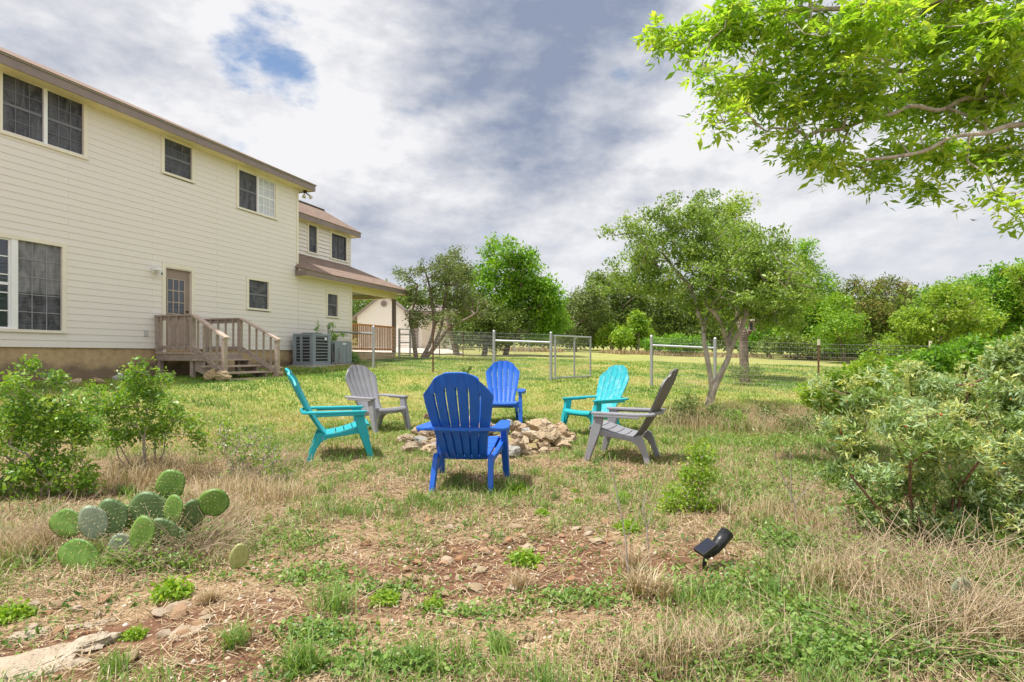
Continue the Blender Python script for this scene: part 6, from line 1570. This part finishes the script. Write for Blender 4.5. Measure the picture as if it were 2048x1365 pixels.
bg_tree('mesquite_tree', 'bright lime treetop at the right edge above the dark cedar', 17, 2060, [(2060, 560, 30, 30), (2090, 600, 40, 50), (2035, 540, 14, 10)], 60, LF['lime'], 60, (.09, .045), .18, seed=16, r0=.06)
bg_tree('thicket_bush', 'dark leafy thicket behind the lower agarita at the right edge', 9.5, 1960, [(1880, 720, 60, 30), (1960, 710, 60, 40), (2040, 720, 60, 50), (1810, 735, 36, 22)], 150, LF['elm'], 50, (.07, .034), .13, seed=17, r0=.02, rtip=.004, rmax=.03, cat='bush', tint=(0, .6))
bg_tree('mesquite_tree', 'fresh green leafy tree between the light green mesquite and the rust-tinged cedar', 33, 1690, [(1680, 610, 26, 24), (1665, 640, 30, 30), (1695, 650, 34, 30), (1680, 685, 40, 24), (1640, 670, 20, 20)], 110, LF['weed'], 60, (.15, .07), .32, seed=21, tint=(0, .6), r0=.08)
bg_tree('shrub_thicket', 'low dark green thicket along the field edge right of the oak trunk', 37, 1580, [(1540, 690, 30, 16), (1580, 685, 34, 18), (1625, 692, 30, 16), (1670, 695, 34, 16), (1720, 700, 34, 16)], 110, LF['oak'], 60, (.17, .08), .34, seed=22, r0=.05, cat='bush')
bg_tree('shrub_thicket', 'low green thicket along the field edge left of the crooked trunk', 40, 1330, [(1310, 690, 24, 14), (1350, 688, 34, 16), (1395, 690, 30, 14)], 70, LF['elm'], 60, (.18, .08), .36, seed=23, r0=.05, cat='bush', tint=(0, .6))
# the woods behind everything, read as one mass
rg = np.random.default_rng(91); nb = NB()
n = 520; bx_ = np.concatenate([rg.uniform(-40, 62, n), rg.uniform(20, 62, 120), rg.uniform(23, 36, 130)]); by = np.concatenate([rg.uniform(50, 66, n), rg.uniform(34, 50, 120), rg.uniform(-6, 23, 130)]); hh = np.concatenate([np.interp(bx_[:n]/by[:n], [-.8, -.2, .1, .25, .55, .7, .95], [6.5, 6.0, 4.6, 6.5, 6.6, 6.2, 8.5]), np.full(120, 5.2), np.full(130, 7.5)])*rg.uniform(.75, 1.05, len(bx_))
gzv = terrain(bx_, by, False)
bl = [(x, y, g+h*f, 2.3, 2.3, h*.30) for x, y, g, h in zip(bx_, by, gzv, hh) for f in (.35, .68)]
B = np.array(bl); m = 190; D = unit(rg.normal(size=(len(B), m, 3))); P = (B[:, None, :3]+D*rg.uniform(.6, 1, (len(B), m, 1))*B[:, None, 3:]).reshape(-1, 3)
tn = np.repeat(rg.uniform(.05, .8, len(B)), m)+rg.normal(0, .12, len(P))
V, Q, t = leaf_quads(P, rg, .34, .17, .5, tint=tn); nb.add(V, Q, tint=t)
tag(nb.build('woods', LF['oak']), 'dense low woods of oak and cedar closing off the field', 'woods', kind='stuff')
# bleached tall grass along the foot of the tree line
nb = NB(); n = 16000; px_ = rg.uniform(1000, 2000, n); Yv = rg.uniform(37, 43, n); x = (px_-CX)/F*Yv; k = fbm(x, Yv, .35, 51) > .50; x, Yv = x[k], Yv[k]
V, q1, q2, t = blades(pts(x, Yv), rg, .36, .03, .4, .7, .35+rg.normal(0, .22, len(x))); nb.add(V, q1, q2, tint=t)
tag(nb.build('field_edge_grass', STRAW), 'bleached tall grass along the foot of the tree line', 'dry grass', kind='stuff')
# a bird gliding under the clouds
p = at(1948, 441, 60); e = empty('bird', p, R(20), 'tiny dark bird gliding in the sky at the right', 'bird')
s = MB(); s.tube([(0, -.22, 0), (0, -.08, .01), (0, .1, .01), (0, .22, 0)], [.015, .05, .045, .01], 8); s.build('body', M['black'], e)
for sx in (-1, 1):
    s = MB(); s.prism([(0, .08), (sx*.28, .12), (sx*.6, -.02), (sx*.28, -.06), (0, -.08)], lambda p, k: (p[0], p[1], .02+.10*abs(p[0])+.012*k)); s.build('wing', M['black'], e)
